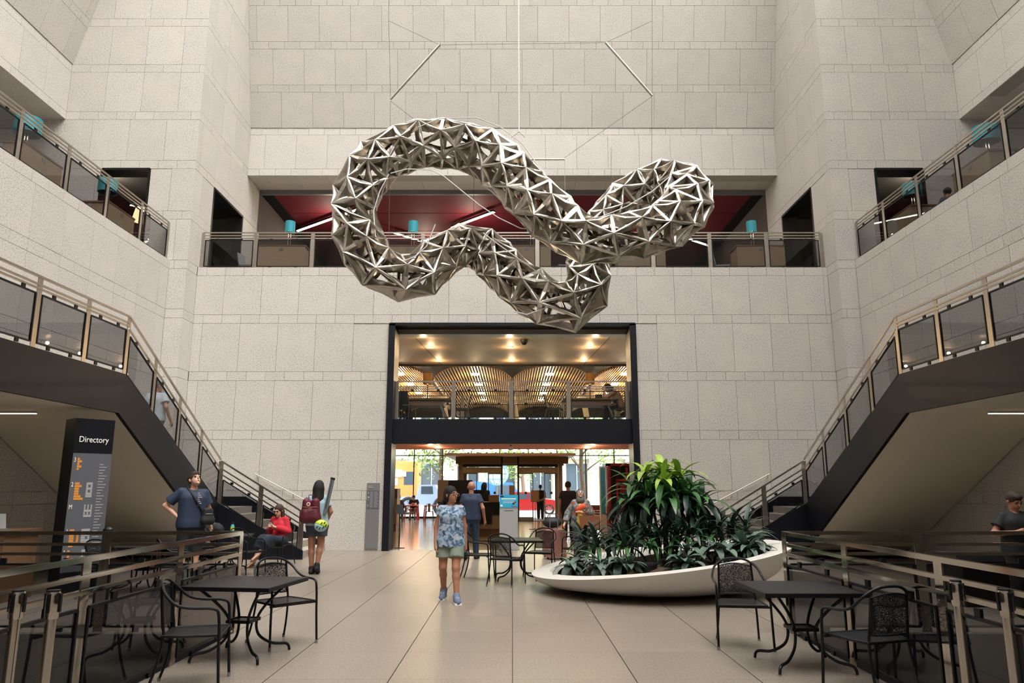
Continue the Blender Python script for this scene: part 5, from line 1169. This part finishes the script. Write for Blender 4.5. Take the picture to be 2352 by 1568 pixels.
        put('hair' if hk != 'cover' else 'headscarf', R_, hm)
    if face:
        for s in (1, -1):
            mb = MB(); mb.ball(H(s*.031, -.083, .012), .0125*k, 8, 6); obj('eye', mb, 'eye_dark', t, local=True)
            mb = MB(); mb.tube([H(s*.014, -.094, .036), H(s*.032, -.094, .042), H(s*.05, -.08, .034)], .005*k, 5); obj('eyebrow', mb, hm if hk not in ('none', 'cover') else 'hair_brown', t, local=True)
        mb = MB(); mb.ball(H(0, -.096, -.055), (.02*k, .007*k, .006*k), 8, 5); obj('mouth', mb, 'lip', t, local=True)
    return t, J, H, k
R_ = math.radians
t, J, H, k = person('woman in a blue floral blouse and sage shorts walking towards the viewer', (-.93, 11.5, 0), R_(-2), 1.66, dict(
    sh_l=(.15, 0, 1.365), sh_r=(-.15, .0, 1.365), el_r=(-.225, .02, 1.1), wr_r=(-.225, -.05, .86), hd_r=(-.21, -.075, .78), el_l=(.205, .05, 1.1), wr_l=(.225, .05, .86), hd_l=(.225, .045, .775),
    kn_r=(-.11, -.02, .5), an_r=(-.12, .22, .13), to_r=(-.13, .08, .035), kn_l=(.1, -.12, .5), an_l=(.125, -.2, .085), to_l=(.165, -.35, .035), hp_l=(.1, 0, .88), hp_r=(-.1, 0, .88)),
    True, 'skin_mid', ('cloth_floral', .36, .8, .014, .135), ('cloth_sage', .31, .022), 'shoe_blue', ('hair_black', 'pony'), R_(52), R_(-4), .0095, curl=.45)
mb = MB()
for s in (1, -1): mb.tube([Vector(H(s*.033+math.cos(a)*.024, -.112, .008+math.sin(a)*.019)) for a in [q*PI/6 for q in range(12)]], .0022, 5, closed=True)
mb.tube([H(-.009, -.114, .01), H(.009, -.114, .01)], .002, 5)
for s in (1, -1): mb.tube([H(s*.057, -.11, .012), H(s*.08, .0, .012)], .002, 5)
obj('glasses', mb, 'steel', t, local=True)
for n in 'lr':
    a, b = J['an_'+n], J['to_'+n]; d = V3(b.x-a.x, b.y-a.y, 0).normalized(); mb = MB(); mb.bar(V3(a.x, a.y, a.z-.072*k)-d*.075, V3(b.x, b.y, max(b.z-.022, .014))+d*.04, .1, .028); obj('shoe_sole', mb, 'sign_white', t, local=True)
    mb = MB(); mb.bar(a+d*.03-V3(0, 0, .0), a.lerp(b, .75)+V3(0, 0, .03), .05, .035); obj('shoe_laces', mb, 'cloth_sky', t, local=True)
person('bald man in a navy shirt and jeans walking away beyond the woman', (-.98, 18.0, 0), R_(176), 1.79, dict(kn_l=(.1, .02, .5), an_l=(.1, .2, .14), to_l=(.1, .06, .05), kn_r=(-.1, -.1, .5), an_r=(-.1, -.16, .085), to_r=(-.12, -.32, .03), el_r=(-.27, .05, 1.12), wr_r=(-.3, -.05, .88)),
       False, 'skin_mid', ('cloth_navy', .55, .86, .02), ('cloth_jeans', 1, .016), 'shoe_dark', ('hair_black', 'none'), R_(8), 0, .012, face=False)
t, J, H, k = person('woman seen from behind with a burgundy backpack and dark shorts', (-3.87, 15.1, 0), R_(183), 1.78, dict(an_l=(.06, .03, .085), to_l=(.06, -.11, .03), kn_l=(.09, -.02, .5), kn_r=(-.08, .0, .5), an_r=(-.05, .1, .15), to_r=(-.05, .0, .04), el_r=(-.24, .0, 1.13), wr_r=(-.17, -.1, .98), el_l=(.22, -.03, 1.12), wr_l=(.2, -.14, .95)),
       True, 'skin_mid', ('cloth_sky', .6, .88, .02), ('cloth_slate', .26, .022), 'shoe_dark', ('hair_black', 'bob'), 0, 0, .011, face=False)
bp = thing('backpack', 'burgundy backpack with a round patch on the back of the woman', 'backpack', (-3.95, 14.86, .98), R_(3))
me = sdf_mesh([('+', .05, rc((-.1, 0, .09), (.1, 0, .09), .09, .09)), ('+', .08, rc((-.1, 0, .1), (-.09, 0, .4), .09, .075)), ('+', .08, rc((.1, 0, .1), (.09, 0, .4), .09, .075)), ('+', .05, rc((-.09, -.05, .12), (.09, -.05, .12), .06, .06)), ('+', .05, rc((-.09, -.05, .2), (.09, -.05, .2), .06, .05))], .012); me.materials.append(M['burgundy']); o = bpy.data.objects.new('bag_body', me); link(o, bp, True)
mb = MB(); mb.tube([(-.14, -.08, .3), (0, -.115, .3), (.14, -.08, .3)], .008, 6); mb.tube([(-.06, -.09, .24), (0, -.12, .23), (.1, -.1, .25)], .006, 6); obj('zip_line', mb, 'leather', bp, local=True)
mb = MB(); mb.cyl((-.03, -.09, .36), (-.03, -.1, .36), .038, 16); q = obj('round_patch', mb, 'sign_white', bp, local=True); mb = MB(); mb.cyl((-.03, -.1, .36), (-.03, -.103, .36), .02, 12); obj('patch_mark', mb, 'red_paint', q, local=True)
mb = MB(); mb.tube([(-.05, 0, .47), (-.05, 0, .53), (.05, 0, .53), (.05, 0, .47)], .009, 6); obj('grab_handle', mb, 'burgundy', bp, local=True)
for s in (-1, 1): mb = MB(); mb.tube(smooth_path([(s*.09, .08, .1), (s*.13, .12, .2), (s*.13, .14, .42), (s*.1, .06, .48)], 3), .014, 6); obj('shoulder_strap', mb, 'burgundy', bp, local=True)
um = thing('long_case', 'slim grey tube sticking up beside the backpack', 'case', (-3.7, 14.98, 1.15)); mb = MB(); mb.tube([(.0, 0, 0), (.12, .02, .68)], .042, 12); obj('tube', mb, 'chair_grey', um, local=True, smooth=True); mb = MB(); mb.tube([(.117, .02, .66), (.124, .02, .7)], .046, 12); obj('end_cap', mb, 'dark_grey', um, local=True); mb = MB(); mb.tube([(.02, -.044, .1), (.112, -.024, .64)], .006, 5); obj('seam', mb, 'dark_grey', um, local=True)
hm_ = thing('bike_helmet', 'lime and pale blue cycling helmet hanging from the backpack', 'helmet', (-3.72, 14.8, .93), R_(20))
mat('helmet_lime', 'bcd02f', .35); mat('helmet_blue', '9fc4c9', .35)
for nm, m, pl in (('shell_top', 'helmet_lime', (-.4, 0, -1)), ('shell_base', 'helmet_blue', (.4, 0, 1))):
    nn = Vector(pl).normalized(); me = sdf_mesh([('+', 0, ('e', (0, 0, 0), (.13, .085, .115), None)), ('-', 0, ('e', (0, .07, -.02), (.11, .06, .09), None)), ('cut', 0, ('p', tuple(nn), -.005 if nm == 'shell_top' else .004))], .009); me.materials.append(M[m]); link(bpy.data.objects.new(nm, me), hm_, True)
for x, z in ((-.075, -.02), (-.03, -.045), (.0, .045), (.035, -.03), (.055, .05), (.085, .0)):
    y = -.085*math.sqrt(max(1-(x/.13)**2-(z/.115)**2, 0)); mb = MB(); mb.T = Matrix.Translation((x, y, z)) @ Matrix.Rotation(.5, 4, 'Y'); mb.ball((0, 0, 0), (.011, .012, .032), 8, 6); obj('vent', mb, 'ink', hm_, local=True, smooth=True)
SIT = dict(pelvis=(0, .08, .53), chest=(0, .13, .87), neck=(0, .12, 1.04), head=(0, .085, 1.18), hp_l=(.095, .06, .53), hp_r=(-.095, .06, .53), kn_l=(.12, -.36, .53), kn_r=(-.12, -.36, .53), an_l=(.12, -.36, .09), an_r=(-.12, -.36, .09), to_l=(.13, -.52, .03), to_r=(-.13, -.52, .03),
           sh_l=(.15, .12, .975), sh_r=(-.15, .12, .975), el_l=(.23, .1, .72), el_r=(-.23, .1, .72), wr_l=(.08, -.14, .76), wr_r=(-.08, -.14, .76))
t, J, H, k = person('seated woman in a red sweater and navy skirt looking at her phone', (-5.16, 16.68, 0), R_(-14), 1.68, dict(SIT, kn_l=(.03, -.38, .6), an_l=(-.1, -.52, .26), to_l=(-.15, -.64, .17), kn_r=(-.1, -.38, .53), an_r=(-.2, -.5, .1), to_r=(-.25, -.64, .03), wr_l=(.06, -.15, .82), wr_r=(-.07, -.15, .82), head=(-.01, .06, 1.17)),
       True, 'skin_light', ('cloth_red', 1.98, .56, .028), ('cloth_skirt', 1.35, .015, 'skirt'), None, ('hair_brown', 'long'), R_(-4), R_(-22), .011)
for n in 'lr':
    mb = MB(); a, b = J['an_'+n], J['to_'+n]
    for f in (.0, .25, .5, .8): c = a.lerp(b, f); mb.tube([c+V3(math.cos(q)*.045, math.sin(q)*.03, math.sin(q)*.035) for q in [j*PI/5 for j in range(10)]], .006, 5, closed=True)
    mb.bar(a+V3(0, .02, -.05), b+V3(0, -.03, -.03), .07, .014); obj('sandal', mb, 'sandal', t, local=True)
ph = thing('phone', 'dark phone in both hands of the seated woman', 'phone', tuple(Vector((-5.16, 16.68, 0))+Matrix.Rotation(R_(-14), 3, 'Z') @ V3(0, -.26, .86)), R_(-14)); mb = MB(); mb.prism([(-.038, 0, -.07), (.038, 0, -.07), (.038, .04, .07), (-.038, .04, .07)], (0, .01, 0)); obj('case', mb, 'ink', ph, local=True); mb = MB(); mb.box(-.03, .03, .012, .014, -.06, .06); obj('screen', mb, 'map_light', ph, local=True)
t, J, H, k = person('man in a navy shirt with a hand on his hip looking up', (-5.95, 14.1, 0), R_(30), 1.93, dict(el_r=(-.4, .1, 1.17), wr_r=(-.22, .0, 1.0), hd_r=(-.15, -.04, .965), el_l=(.25, .02, 1.12), wr_l=(.28, -.08, .88), sh_r=(-.185, .01, 1.39), sh_l=(.175, 0, 1.365)),
       False, 'skin_light', ('cloth_navy', .72, .82, .035), ('cloth_black', .55, .04), 'shoe_dark', ('hair_brown', 'mop'), R_(20), R_(24), .0115)
mb = MB(); mb.tube(smooth_path([(-.1*k, -.03, 1.45*k), (.0, -.155*k, 1.3*k), (.14*k, -.165*k, 1.08*k), (.2*k, -.12*k, 1.0*k)], 4), .02, 6); obj('bag_strap', mb, 'cloth_black', t, local=True)
mb = MB()
for q in range(7): mb.box(.055, .085+.02*(q % 3), -.192, -.19, (1.36-q*.032)*k, (1.375-q*.032)*k)
obj('shirt_print', mb, 'map_light', t, local=True)
cb_ = thing('shoulder_bag', 'black crossbody bag at the side of the man looking up', 'bag', (-5.62, 14.02, .98), R_(40)); me = sdf_mesh([('+', .05, rc((-.06, 0, .07), (.06, 0, .07), .07, .07)), ('+', .06, rc((-.05, 0, .1), (-.04, 0, .26), .06, .05)), ('+', .06, rc((.05, 0, .1), (.04, 0, .26), .06, .05))], .014); me.materials.append(M['cloth_black']); link(bpy.data.objects.new('pouch', me), cb_, True); mb = MB(); mb.tube([(-.06, -.06, .2), (.06, -.06, .2)], .006, 5); obj('zip', mb, 'steel', cb_, local=True)
person('man in a pale grey polo shirt going down the left stairs', (-7.72, 15.98, 2.21), R_(172), 1.72, dict(el_r=(-.28, .05, 1.12), wr_r=(-.33, -.06, .87)), False, 'skin_mid', ('cloth_grey', .6, .84, .03), ('cloth_slate', 1, .03), 'shoe_dark', ('hair_grey', 'short'), R_(-25), R_(-10), .013, face=False)
person('man in a black shirt with bowed head at the right edge', (6.72, 10.15, 0), R_(-8), 1.58, dict(el_r=(-.33, -.02, 1.13), wr_r=(-.12, -.2, 1.16), hd_r=(-.04, -.22, 1.19), el_l=(.3, .0, 1.14), wr_l=(.2, -.16, 1.3)), False, 'skin_mid', ('cloth_black', .6, .86, .03), ('cloth_black', 1, .02), 'shoe_dark', ('hair_brown', 'mop'), R_(12), R_(-26), .0105)
person('guard with hands clasped behind his back by the entrance doors', (1.5, 40.6, 0), R_(180), 1.8, dict(el_l=(.27, .1, 1.12), wr_l=(.06, .16, .98), hd_l=(0, .17, .95), el_r=(-.27, .1, 1.12), wr_r=(-.06, .17, .96), hd_r=(0, .19, .93)), False, 'skin_mid', ('cloth_black', .6, .86, .025), ('cloth_black', 1, .03), 'shoe_dark', ('hair_black', 'short'), 0, 0, .018, face=False)
person('broad man in a dark shirt seen from behind near the right door', (1.78, 24.2, 0), R_(178), 1.84, None, False, 'skin_mid', ('cloth_black', .6, .86, .035), ('cloth_black', 1, .02), 'shoe_dark', ('hair_black', 'short'), 0, 0, .016, face=False)
t, J, H, k = person('older woman in a grey headscarf and patterned jacket looking up', (1.6, 17.85, 0), R_(-6), 1.62, dict(el_r=(-.3, .04, 1.12), wr_r=(-.38, -.1, .9), el_l=(.26, .02, 1.12), wr_l=(.04, -.18, 1.14), hd_l=(-.04, -.19, 1.16)), True, 'skin_light', ('cloth_patch', 1.9, .8, .04), ('cloth_slate', 1, .03), 'shoe_dark', ('hair_grey', 'cover'), R_(6), R_(18), .012)
me = sdf_mesh([('+', .03, rc((0, -.075, 1.28*k), (0, -.09, .9*k), .095, .1))], .012); me.materials.append(M['shirt_yellow']); o = bpy.data.objects.new('blouse', me); link(o, t, True)
me = sdf_mesh([('+', .03, rc((-.05, -.1, 1.22*k), (.05, -.1, 1.27*k), .09, .09))], .012); me.materials.append(M['shirt_orange']); link(bpy.data.objects.new('blouse_yoke', me), t, True)
mb = MB()
for s in (1, -1): mb.tube([Vector(H(s*.034+math.cos(a)*.028, -.108, .008+math.sin(a)*.022)) for a in [q*PI/6 for q in range(12)]], .004, 5, closed=True)
obj('glasses', mb, 'sign_white', t, local=True)
tb = thing('tote_bag', 'brown leather tote on the arm of the woman in the headscarf', 'bag', (1.78, 17.58, .72), R_(-10)); mb = MB(); mb.prism([(-.2, -.05, 0), (.2, -.05, 0), (.24, -.05, .3), (-.24, -.05, .3)], (0, .11, 0)); obj('bag_body', mb, 'leather', tb, local=True)
for s in (-.05, .06): mb = MB(); mb.tube(smooth_path([(-.1, s, .3), (-.08, s, .45), (.0, s+.05, .52), (.08, s, .45), (.1, s, .3)], 3), .01, 6); obj('handle', mb, 'leather', tb, local=True)
person('person in a red cap sitting with their back to the hall', (-5.75, 38.45, 0), R_(180), 1.7, SIT, False, 'skin_dark', ('cloth_black', 1.9, .56, .04), ('cloth_black', 1, .02), 'shoe_dark', ('cap_red', 'short'), 0, 0, .02, face=False)
person('man in a dark shirt leaning over the red cafe table', (-5.3, 40.7, 0), 0, 1.7, dict(SIT, wr_l=(.05, -.25, .8), wr_r=(-.05, -.25, .8), chest=(0, .02, .86), neck=(0, -.06, 1.02), head=(0, -.12, 1.13), sh_l=(.18, -.02, .98), sh_r=(-.18, -.02, .98)), False, 'skin_mid', ('cloth_black', .6, .56, .03), ('cloth_black', .5, .02), 'shoe_dark', ('hair_black', 'short'), 0, R_(-25), .02, face=False)
person('dark figure standing behind the information desk', (-1.08, 29.2, 0), R_(150), 1.84, None, True, 'skin_dark', ('cloth_black', 1.9, .8, .04), ('cloth_black', 1, .02), 'shoe_dark', ('hair_black', 'bob'), 0, 0, .02, face=False)
person('reader in a tan shirt bent over the gallery table, head in hands', (3.12, 22.0, 3.5), R_(-90), 1.7, dict(SIT, chest=(0, -.02, .84), neck=(0, -.17, .97), head=(0, -.27, 1.07), sh_l=(.17, -.1, .94), sh_r=(-.17, -.1, .94), el_l=(.2, -.36, .77), wr_l=(.1, -.38, 1.0), el_r=(-.2, -.36, .77), wr_r=(-.1, -.38, 1.0)), True, 'skin_light', ('cloth_tan', 1.1, .56, .03), ('cloth_black', 1, .02), 'shoe_dark', ('hair_black', 'long'), 0, R_(-40), .016, face=False)
person('dark clad reader at the left end of the gallery table', (-3.45, 22.0, 3.5), R_(100), 1.7, SIT, True, 'skin_light', ('cloth_black', 1.9, .56, .03), ('cloth_black', 1, .02), 'shoe_dark', ('hair_black', 'bob'), 0, 0, .018, face=False)
person('reader in a white shirt at the farther left balcony desk', (-11.25, 19.05, ZB), R_(-90), 1.7, dict(SIT, chest=(0, .0, .86), neck=(0, -.08, 1.02), head=(0, -.14, 1.13), sh_l=(.18, -.03, .98), sh_r=(-.18, -.03, .98)), False, 'skin_mid', ('cloth_white', .6, .56, .03), ('cloth_black', 1, .02), 'shoe_dark', ('hair_black', 'short'), 0, R_(-20), .02, face=False)
person('reader in a blue shirt behind the right balcony guard', (11.0, 13.7, ZB), R_(160), 1.75, dict(SIT, chest=(0, .02, .86), neck=(0, -.06, 1.02)), False, 'skin_mid', ('cloth_blue', .6, .56, .03), ('cloth_black', 1, .02), 'shoe_dark', ('hair_black', 'short'), 0, R_(-15), .02, face=False)
person('dark haired reader beside the farther right balcony lamp', (11.1, 17.9, ZB), R_(180), 1.7, SIT, False, 'skin_mid', ('cloth_slate', .6, .56, .03), ('cloth_black', 1, .02), 'shoe_dark', ('hair_black', 'short'), 0, 0, .02, face=False)
# small things beside people
bt = thing('water_bottle', 'blue and green water bottle with a black cap on the patio table', 'bottle', (-5.62, 15.3, .72)); mb = MB(); mb.lathe([(.036, 0), (.038, .01), (.038, .17), (.024, .21)], 18); obj('flask', mb, 'sign_blue', bt, local=True, smooth=True); mb = MB(); mb.lathe([(.0385, .1), (.0385, .17)], 18); obj('printed_band', mb, 'helmet_lime', bt, local=True); mb = MB(); mb.lathe([(.022, .21), (.022, .25), (.01, .255)], 14); obj('cap', mb, 'ink', bt, local=True)
bg = thing('duffel_bag', 'dark bag with a blue lining on the patio table', 'bag', (-6.05, 15.35, .72)); me = sdf_mesh([('+', .06, rc((-.14, 0, .1), (.14, 0, .1), .1, .1)), ('+', .06, rc((-.1, 0, .16), (.1, 0, .16), .08, .08)), ('cut', 0, ('p', (0, 0, -1), 0))], .014); me.materials.append(M['cloth_black']); link(bpy.data.objects.new('bag_body', me), bg, True); mb = MB(); mb.ball((0, 0, .225), (.1, .05, .02)); obj('lining', mb, 'utility_blue', bg, local=True); mb = MB(); mb.tube(smooth_path([(-.12, -.09, .15), (-.05, -.13, .08), (.05, -.13, .08), (.12, -.09, .15)], 3), .01, 6); obj('handle', mb, 'cloth_black', bg, local=True)
cp = thing('paper_cup', 'white paper cup on the red cafe table', 'cup', (-5.1, 39.95, .75)); mb = MB(); mb.lathe([(.03, 0), (.042, .11)], 14); obj('cup', mb, 'sign_white', cp, local=True); mb = MB(); mb.lathe([(.045, .11), (.045, .125), (.03, .13)], 14); obj('lid', mb, 'white_plastic', cp, local=True)
hat = thing('dark_hat', 'dark brimmed hat on the right gallery table', 'hat', (2.55, 21.8, 4.23)); mb = MB(); mb.lathe([(.2, 0), (.2, .012), (.11, .02), (.1, .12), (.0, .14)], 20); obj('crown', mb, 'cloth_black', hat, local=True, smooth=True); mb = MB(); mb.lathe([(.112, .02), (.11, .05)], 20); obj('band', mb, 'ink', hat, local=True)
# ------------------------------------------------------------------ white planter bowl and its plants
PX, PY, PR, PZ, PT = 2.46, 12.94, 2.13, .5, .122
mat('planter_white', 'd3cec6', .55, var=.02, scale=3); mat('soil', '4d3d31', .95, var=.35, scale=25, bump=.8); mat('pot_black', '16171a', .5); mat('dry_leaf', '8a6238', .8, rnd=.2)
mat('leaf_dark', '223a2b', .38, rnd=.25); mat('leaf_silver', '5f7565', .4, var=.22, scale=14, rnd=.2); mat('leaf_lime', '93b23f', .4, rnd=.2); mat('leaf_green', '3c6a35', .38, rnd=.25)
pt = thing('planter_bowl', 'large round white bowl planter with a tilted rim', 'planter', (PX, PY, 0))
prof = [(.0, 0, 0), (1.0, 0, .0), (1.25, .03, .06), (1.6, .1, .28), (1.9, .22, .58), (2.07, .36, .84), (PR, .48, 1.0), (PR+.01, .5, 1.0), (PR-.03, .505, 1.0), (PR-.3, .5, .98), (PR-.36, .44, .95), (PR-.4, .33, .9)]
N_ = 72; mb = MB(); vs = []; fs = []
for r, z, tl in prof:
    for q in range(N_): a = 2*PI*q/N_; x = r*math.cos(a); vs.append((x, r*math.sin(a), max(z+tl*PT*x, 0 if z > 0 else 0)))
for i in range(len(prof)-1):
    for q in range(N_): fs.append((i*N_+q, i*N_+(q+1) % N_, (i+1)*N_+(q+1) % N_, (i+1)*N_+q))
mb.add(vs, fs); o = obj('bowl', mb, 'planter_white', pt, local=True, smooth=True)
mb = MB(); vs = []; fs = []; rg = random.Random(3); NRg = 12
for i in range(NRg+1):
    for q in range(48):
        a = 2*PI*q/48; r = (PR-.36)*i/NRg; x, y = r*math.cos(a), r*math.sin(a)
        vs.append((x, y, .36+PT*.92*x+(.1*(1-(i/NRg)**2)+.07*noise.noise(Vector((x*2.2, y*2.2, 0)))+.03*noise.noise(Vector((x*7, y*7, 3))))*(0.3 if i == NRg else 1)))
for i in range(NRg):
    for q in range(48): fs.append((i*48+q, i*48+(q+1) % 48, (i+1)*48+(q+1) % 48, (i+1)*48+q))
mb.add(vs, fs); so = obj('soil', mb, 'soil', pt, local=True, smooth=True); so['kind'] = 'stuff'
def soil_z(x, y): return .36+PT*.92*x+.1*(1-(math.hypot(x, y)/(PR-.36))**2)
LEAF = {}
def leaf_mesh(wd, droop, m, seg=6):
    key = (round(wd, 3), round(droop, 2), m)
    if key in LEAF: return LEAF[key]
    vs = []; fs = []; p = Vector((0, 0, 0)); a = 0
    for i in range(seg+1):
        t = i/seg; w = wd*(math.sin(PI*min(t*.92+.08, 1))**.7)*(1 if t < .97 else .2); a = -droop*t*t
        vs += [(-w, p.y, p.z+w*.35), (0, p.y, p.z), (w, p.y, p.z+w*.35)]
        p = p+Vector((0, math.cos(-droop*1.6*t), -math.sin(droop*1.6*t)))/seg
    for i in range(seg):
        for q in (0, 1): b = i*3+q; fs.append((b, b+1, b+4, b+3))
    me = MB().add(vs, fs).mesh('leaf', fix=False); me.polygons.foreach_set('use_smooth', [True]*len(me.polygons)); me.materials.append(M[m]); LEAF[key] = me; return me
def rosette(t, base, n, ln, wd, el0, el1, droop, mats, rg, turn=0):
    for q in range(n):
        f = (q+.5)/n; az = q*2.39996+turn+rg.uniform(-.2, .2); el = el0+(el1-el0)*f+rg.uniform(-.1, .1); l = ln*rg.uniform(.75, 1.15)
        me = leaf_mesh(wd, rg.choice([droop*.7, droop, droop*1.35]), mats[min(int(f*len(mats)), len(mats)-1)])
        o = bpy.data.objects.new('leaf', me); o.parent = t; o.location = base; o.scale = (l, l, l)
        o.rotation_euler = (Matrix.Rotation(az, 3, 'Z') @ Matrix.Rotation(el, 3, 'X')).to_euler(); COL.objects.link(o)
rg = random.Random(11)
t = thing('dracaena', 'tall bushy dracaena crowned with lime leaves rising from the planter', 'plant', (PX+.15, PY+.2, soil_z(.15, .2)))
heads = [(0, 0, 1.42), (-.3, -.1, 1.32), (.3, -.05, 1.34), (-.05, -.35, 1.24), (.12, .3, 1.36), (-.48, .12, 1.1), (.5, .1, 1.14), (-.3, -.38, 1.02), (.32, -.4, 1.04), (.02, -.5, .95), (.62, -.2, .9), (-.6, -.18, .9)]
for i, hd_ in enumerate(heads):
    mb = MB(); mb.tube(smooth_path([(hd_[0]*.25, hd_[1]*.25, 0), (hd_[0]*.5, hd_[1]*.5, hd_[2]*.5), hd_], 4), .022, 7); obj('cane', mb, 'bark', t, local=True, smooth=True)
    rosette(t, hd_, 22, .64, .085, 1.25, -.95, 1.0, ['leaf_lime', 'leaf_lime', 'leaf_green', 'leaf_green', 'leaf_dark'] if i < 5 else ['leaf_green', 'leaf_green', 'leaf_dark', 'leaf_dark'], rg, i)
def plant(kind, x, y, lb, n, ln, wd, el0, el1, droop, mats, h=.3, canes=3, sp=.1, group=None):
    t = thing(kind, lb, 'plant', (PX+x, PY+y, soil_z(x, y)), rg.uniform(0, 6), group)
    for c in range(canes):
        a = c*2*PI/canes; tip = (math.cos(a)*sp, math.sin(a)*sp, h*rg.uniform(.8, 1.15))
        mb = MB(); mb.tube([(tip[0]*.4, tip[1]*.4, -.03), tip], .01, 6); obj('stem', mb, 'leaf_green', t, local=True)
        rosette(t, tip, n//canes, ln, wd, el0, el1, droop, mats, rg, c)
narrow = [(-1.0, -.35), (-.62, -.75), (-.15, -.55), (.35, -.6), (.8, -.3), (1.15, .1), (-1.15, .25), (-.55, .3), (.95, .55), (1.35, -.2), (.35, .75), (-.2, .9)]
pos = ['at the left, above the broad silver leaves', 'left of centre near the front', 'in the middle below the dracaena', 'right of the middle', 'right of the dracaena trunk', 'far to the right near the rim', 'at the far left edge', 'tucked left behind the dracaena', 'behind, right of the dracaena', 'at the right, half over the rim', 'at the back of the bowl', 'at the back left of the bowl']
for (x, y), lb in zip(narrow, pos): plant('narrow_leaf_plant', x, y, 'dark narrow-leaved plant in the bowl, '+lb, 36, .58, .06, 1.3, -.2, .75, ['leaf_dark', 'leaf_dark', 'leaf_dark', 'leaf_green'], .42, 3, .14, 'narrow-leaved plants')
broad = [(-1.5, -.45), (-1.1, -.95), (-.75, -1.15), (.15, -1.35), (.75, -1.05), (1.2, -.75), (1.45, -.4), (1.3, -.95), (-1.35, .3), (.35, -.95)]
pos = ['at the far left rim', 'left front, drooping to the moss', 'third from the left rim', 'lowest, at the front centre', 'right of the front centre', 'large, at the right front', 'near the right rim', 'over the right front rim', 'behind at the left rim', 'small, behind the front centre']
for (x, y), lb in zip(broad, pos): plant('silver_leaf_plant', x, y, 'broad silver-green leaved plant in the bowl, '+lb, 20, .4 if 'large' not in lb else .5, .15, 1.0, -.25, .9, ['leaf_silver', 'leaf_silver', 'leaf_dark'], .2 if 'lowest' not in lb else .1, 2, .08, 'silver-leaved plants')
for i, (x, y) in enumerate(((-.35, -1.0), (.0, -.95), (.95, -.85), (1.25, -.5))):
    q = thing('nursery_pot', 'black plastic pot among the stems, %s' % ('left of the front centre', 'at the front centre', 'right of the front centre', 'near the right rim')[i], 'pot', (PX+x, PY+y, soil_z(x, y)-.08), 0, 'black pots')
    mb = MB(); mb.lathe([(.11, 0), (.14, .2), (.13, .2), (.12, .15)], 20); obj('wall', mb, 'pot_black', q, local=True, smooth=True); mb = MB(); mb.lathe([(.138, .18), (.15, .18), (.15, .205), (.138, .205)], 20); obj('rim', mb, 'pot_black', q, local=True)
for i, (x, y, a) in enumerate(((-.85, -1.25, .4), (-.55, -1.3, 1.9), (.1, -1.05, 2.6), (.9, -1.2, .9), (-.3, -.75, 4))):
    o = obj('fallen_leaf', leaf_mesh(.14, .6, 'dry_leaf').copy(), 'dry_leaf'); o.location = (PX+x, PY+y, soil_z(x, y)+.05); o.scale = (.26,)*3; o.rotation_euler = (.2, 0, a)
    tag(o, 'dry brown leaf on the moss, %s' % ('at the left front', 'beside the left front plant', 'at the middle', 'at the right front', 'behind the pots')[i], 'leaf', 'dry leaves in the planter')
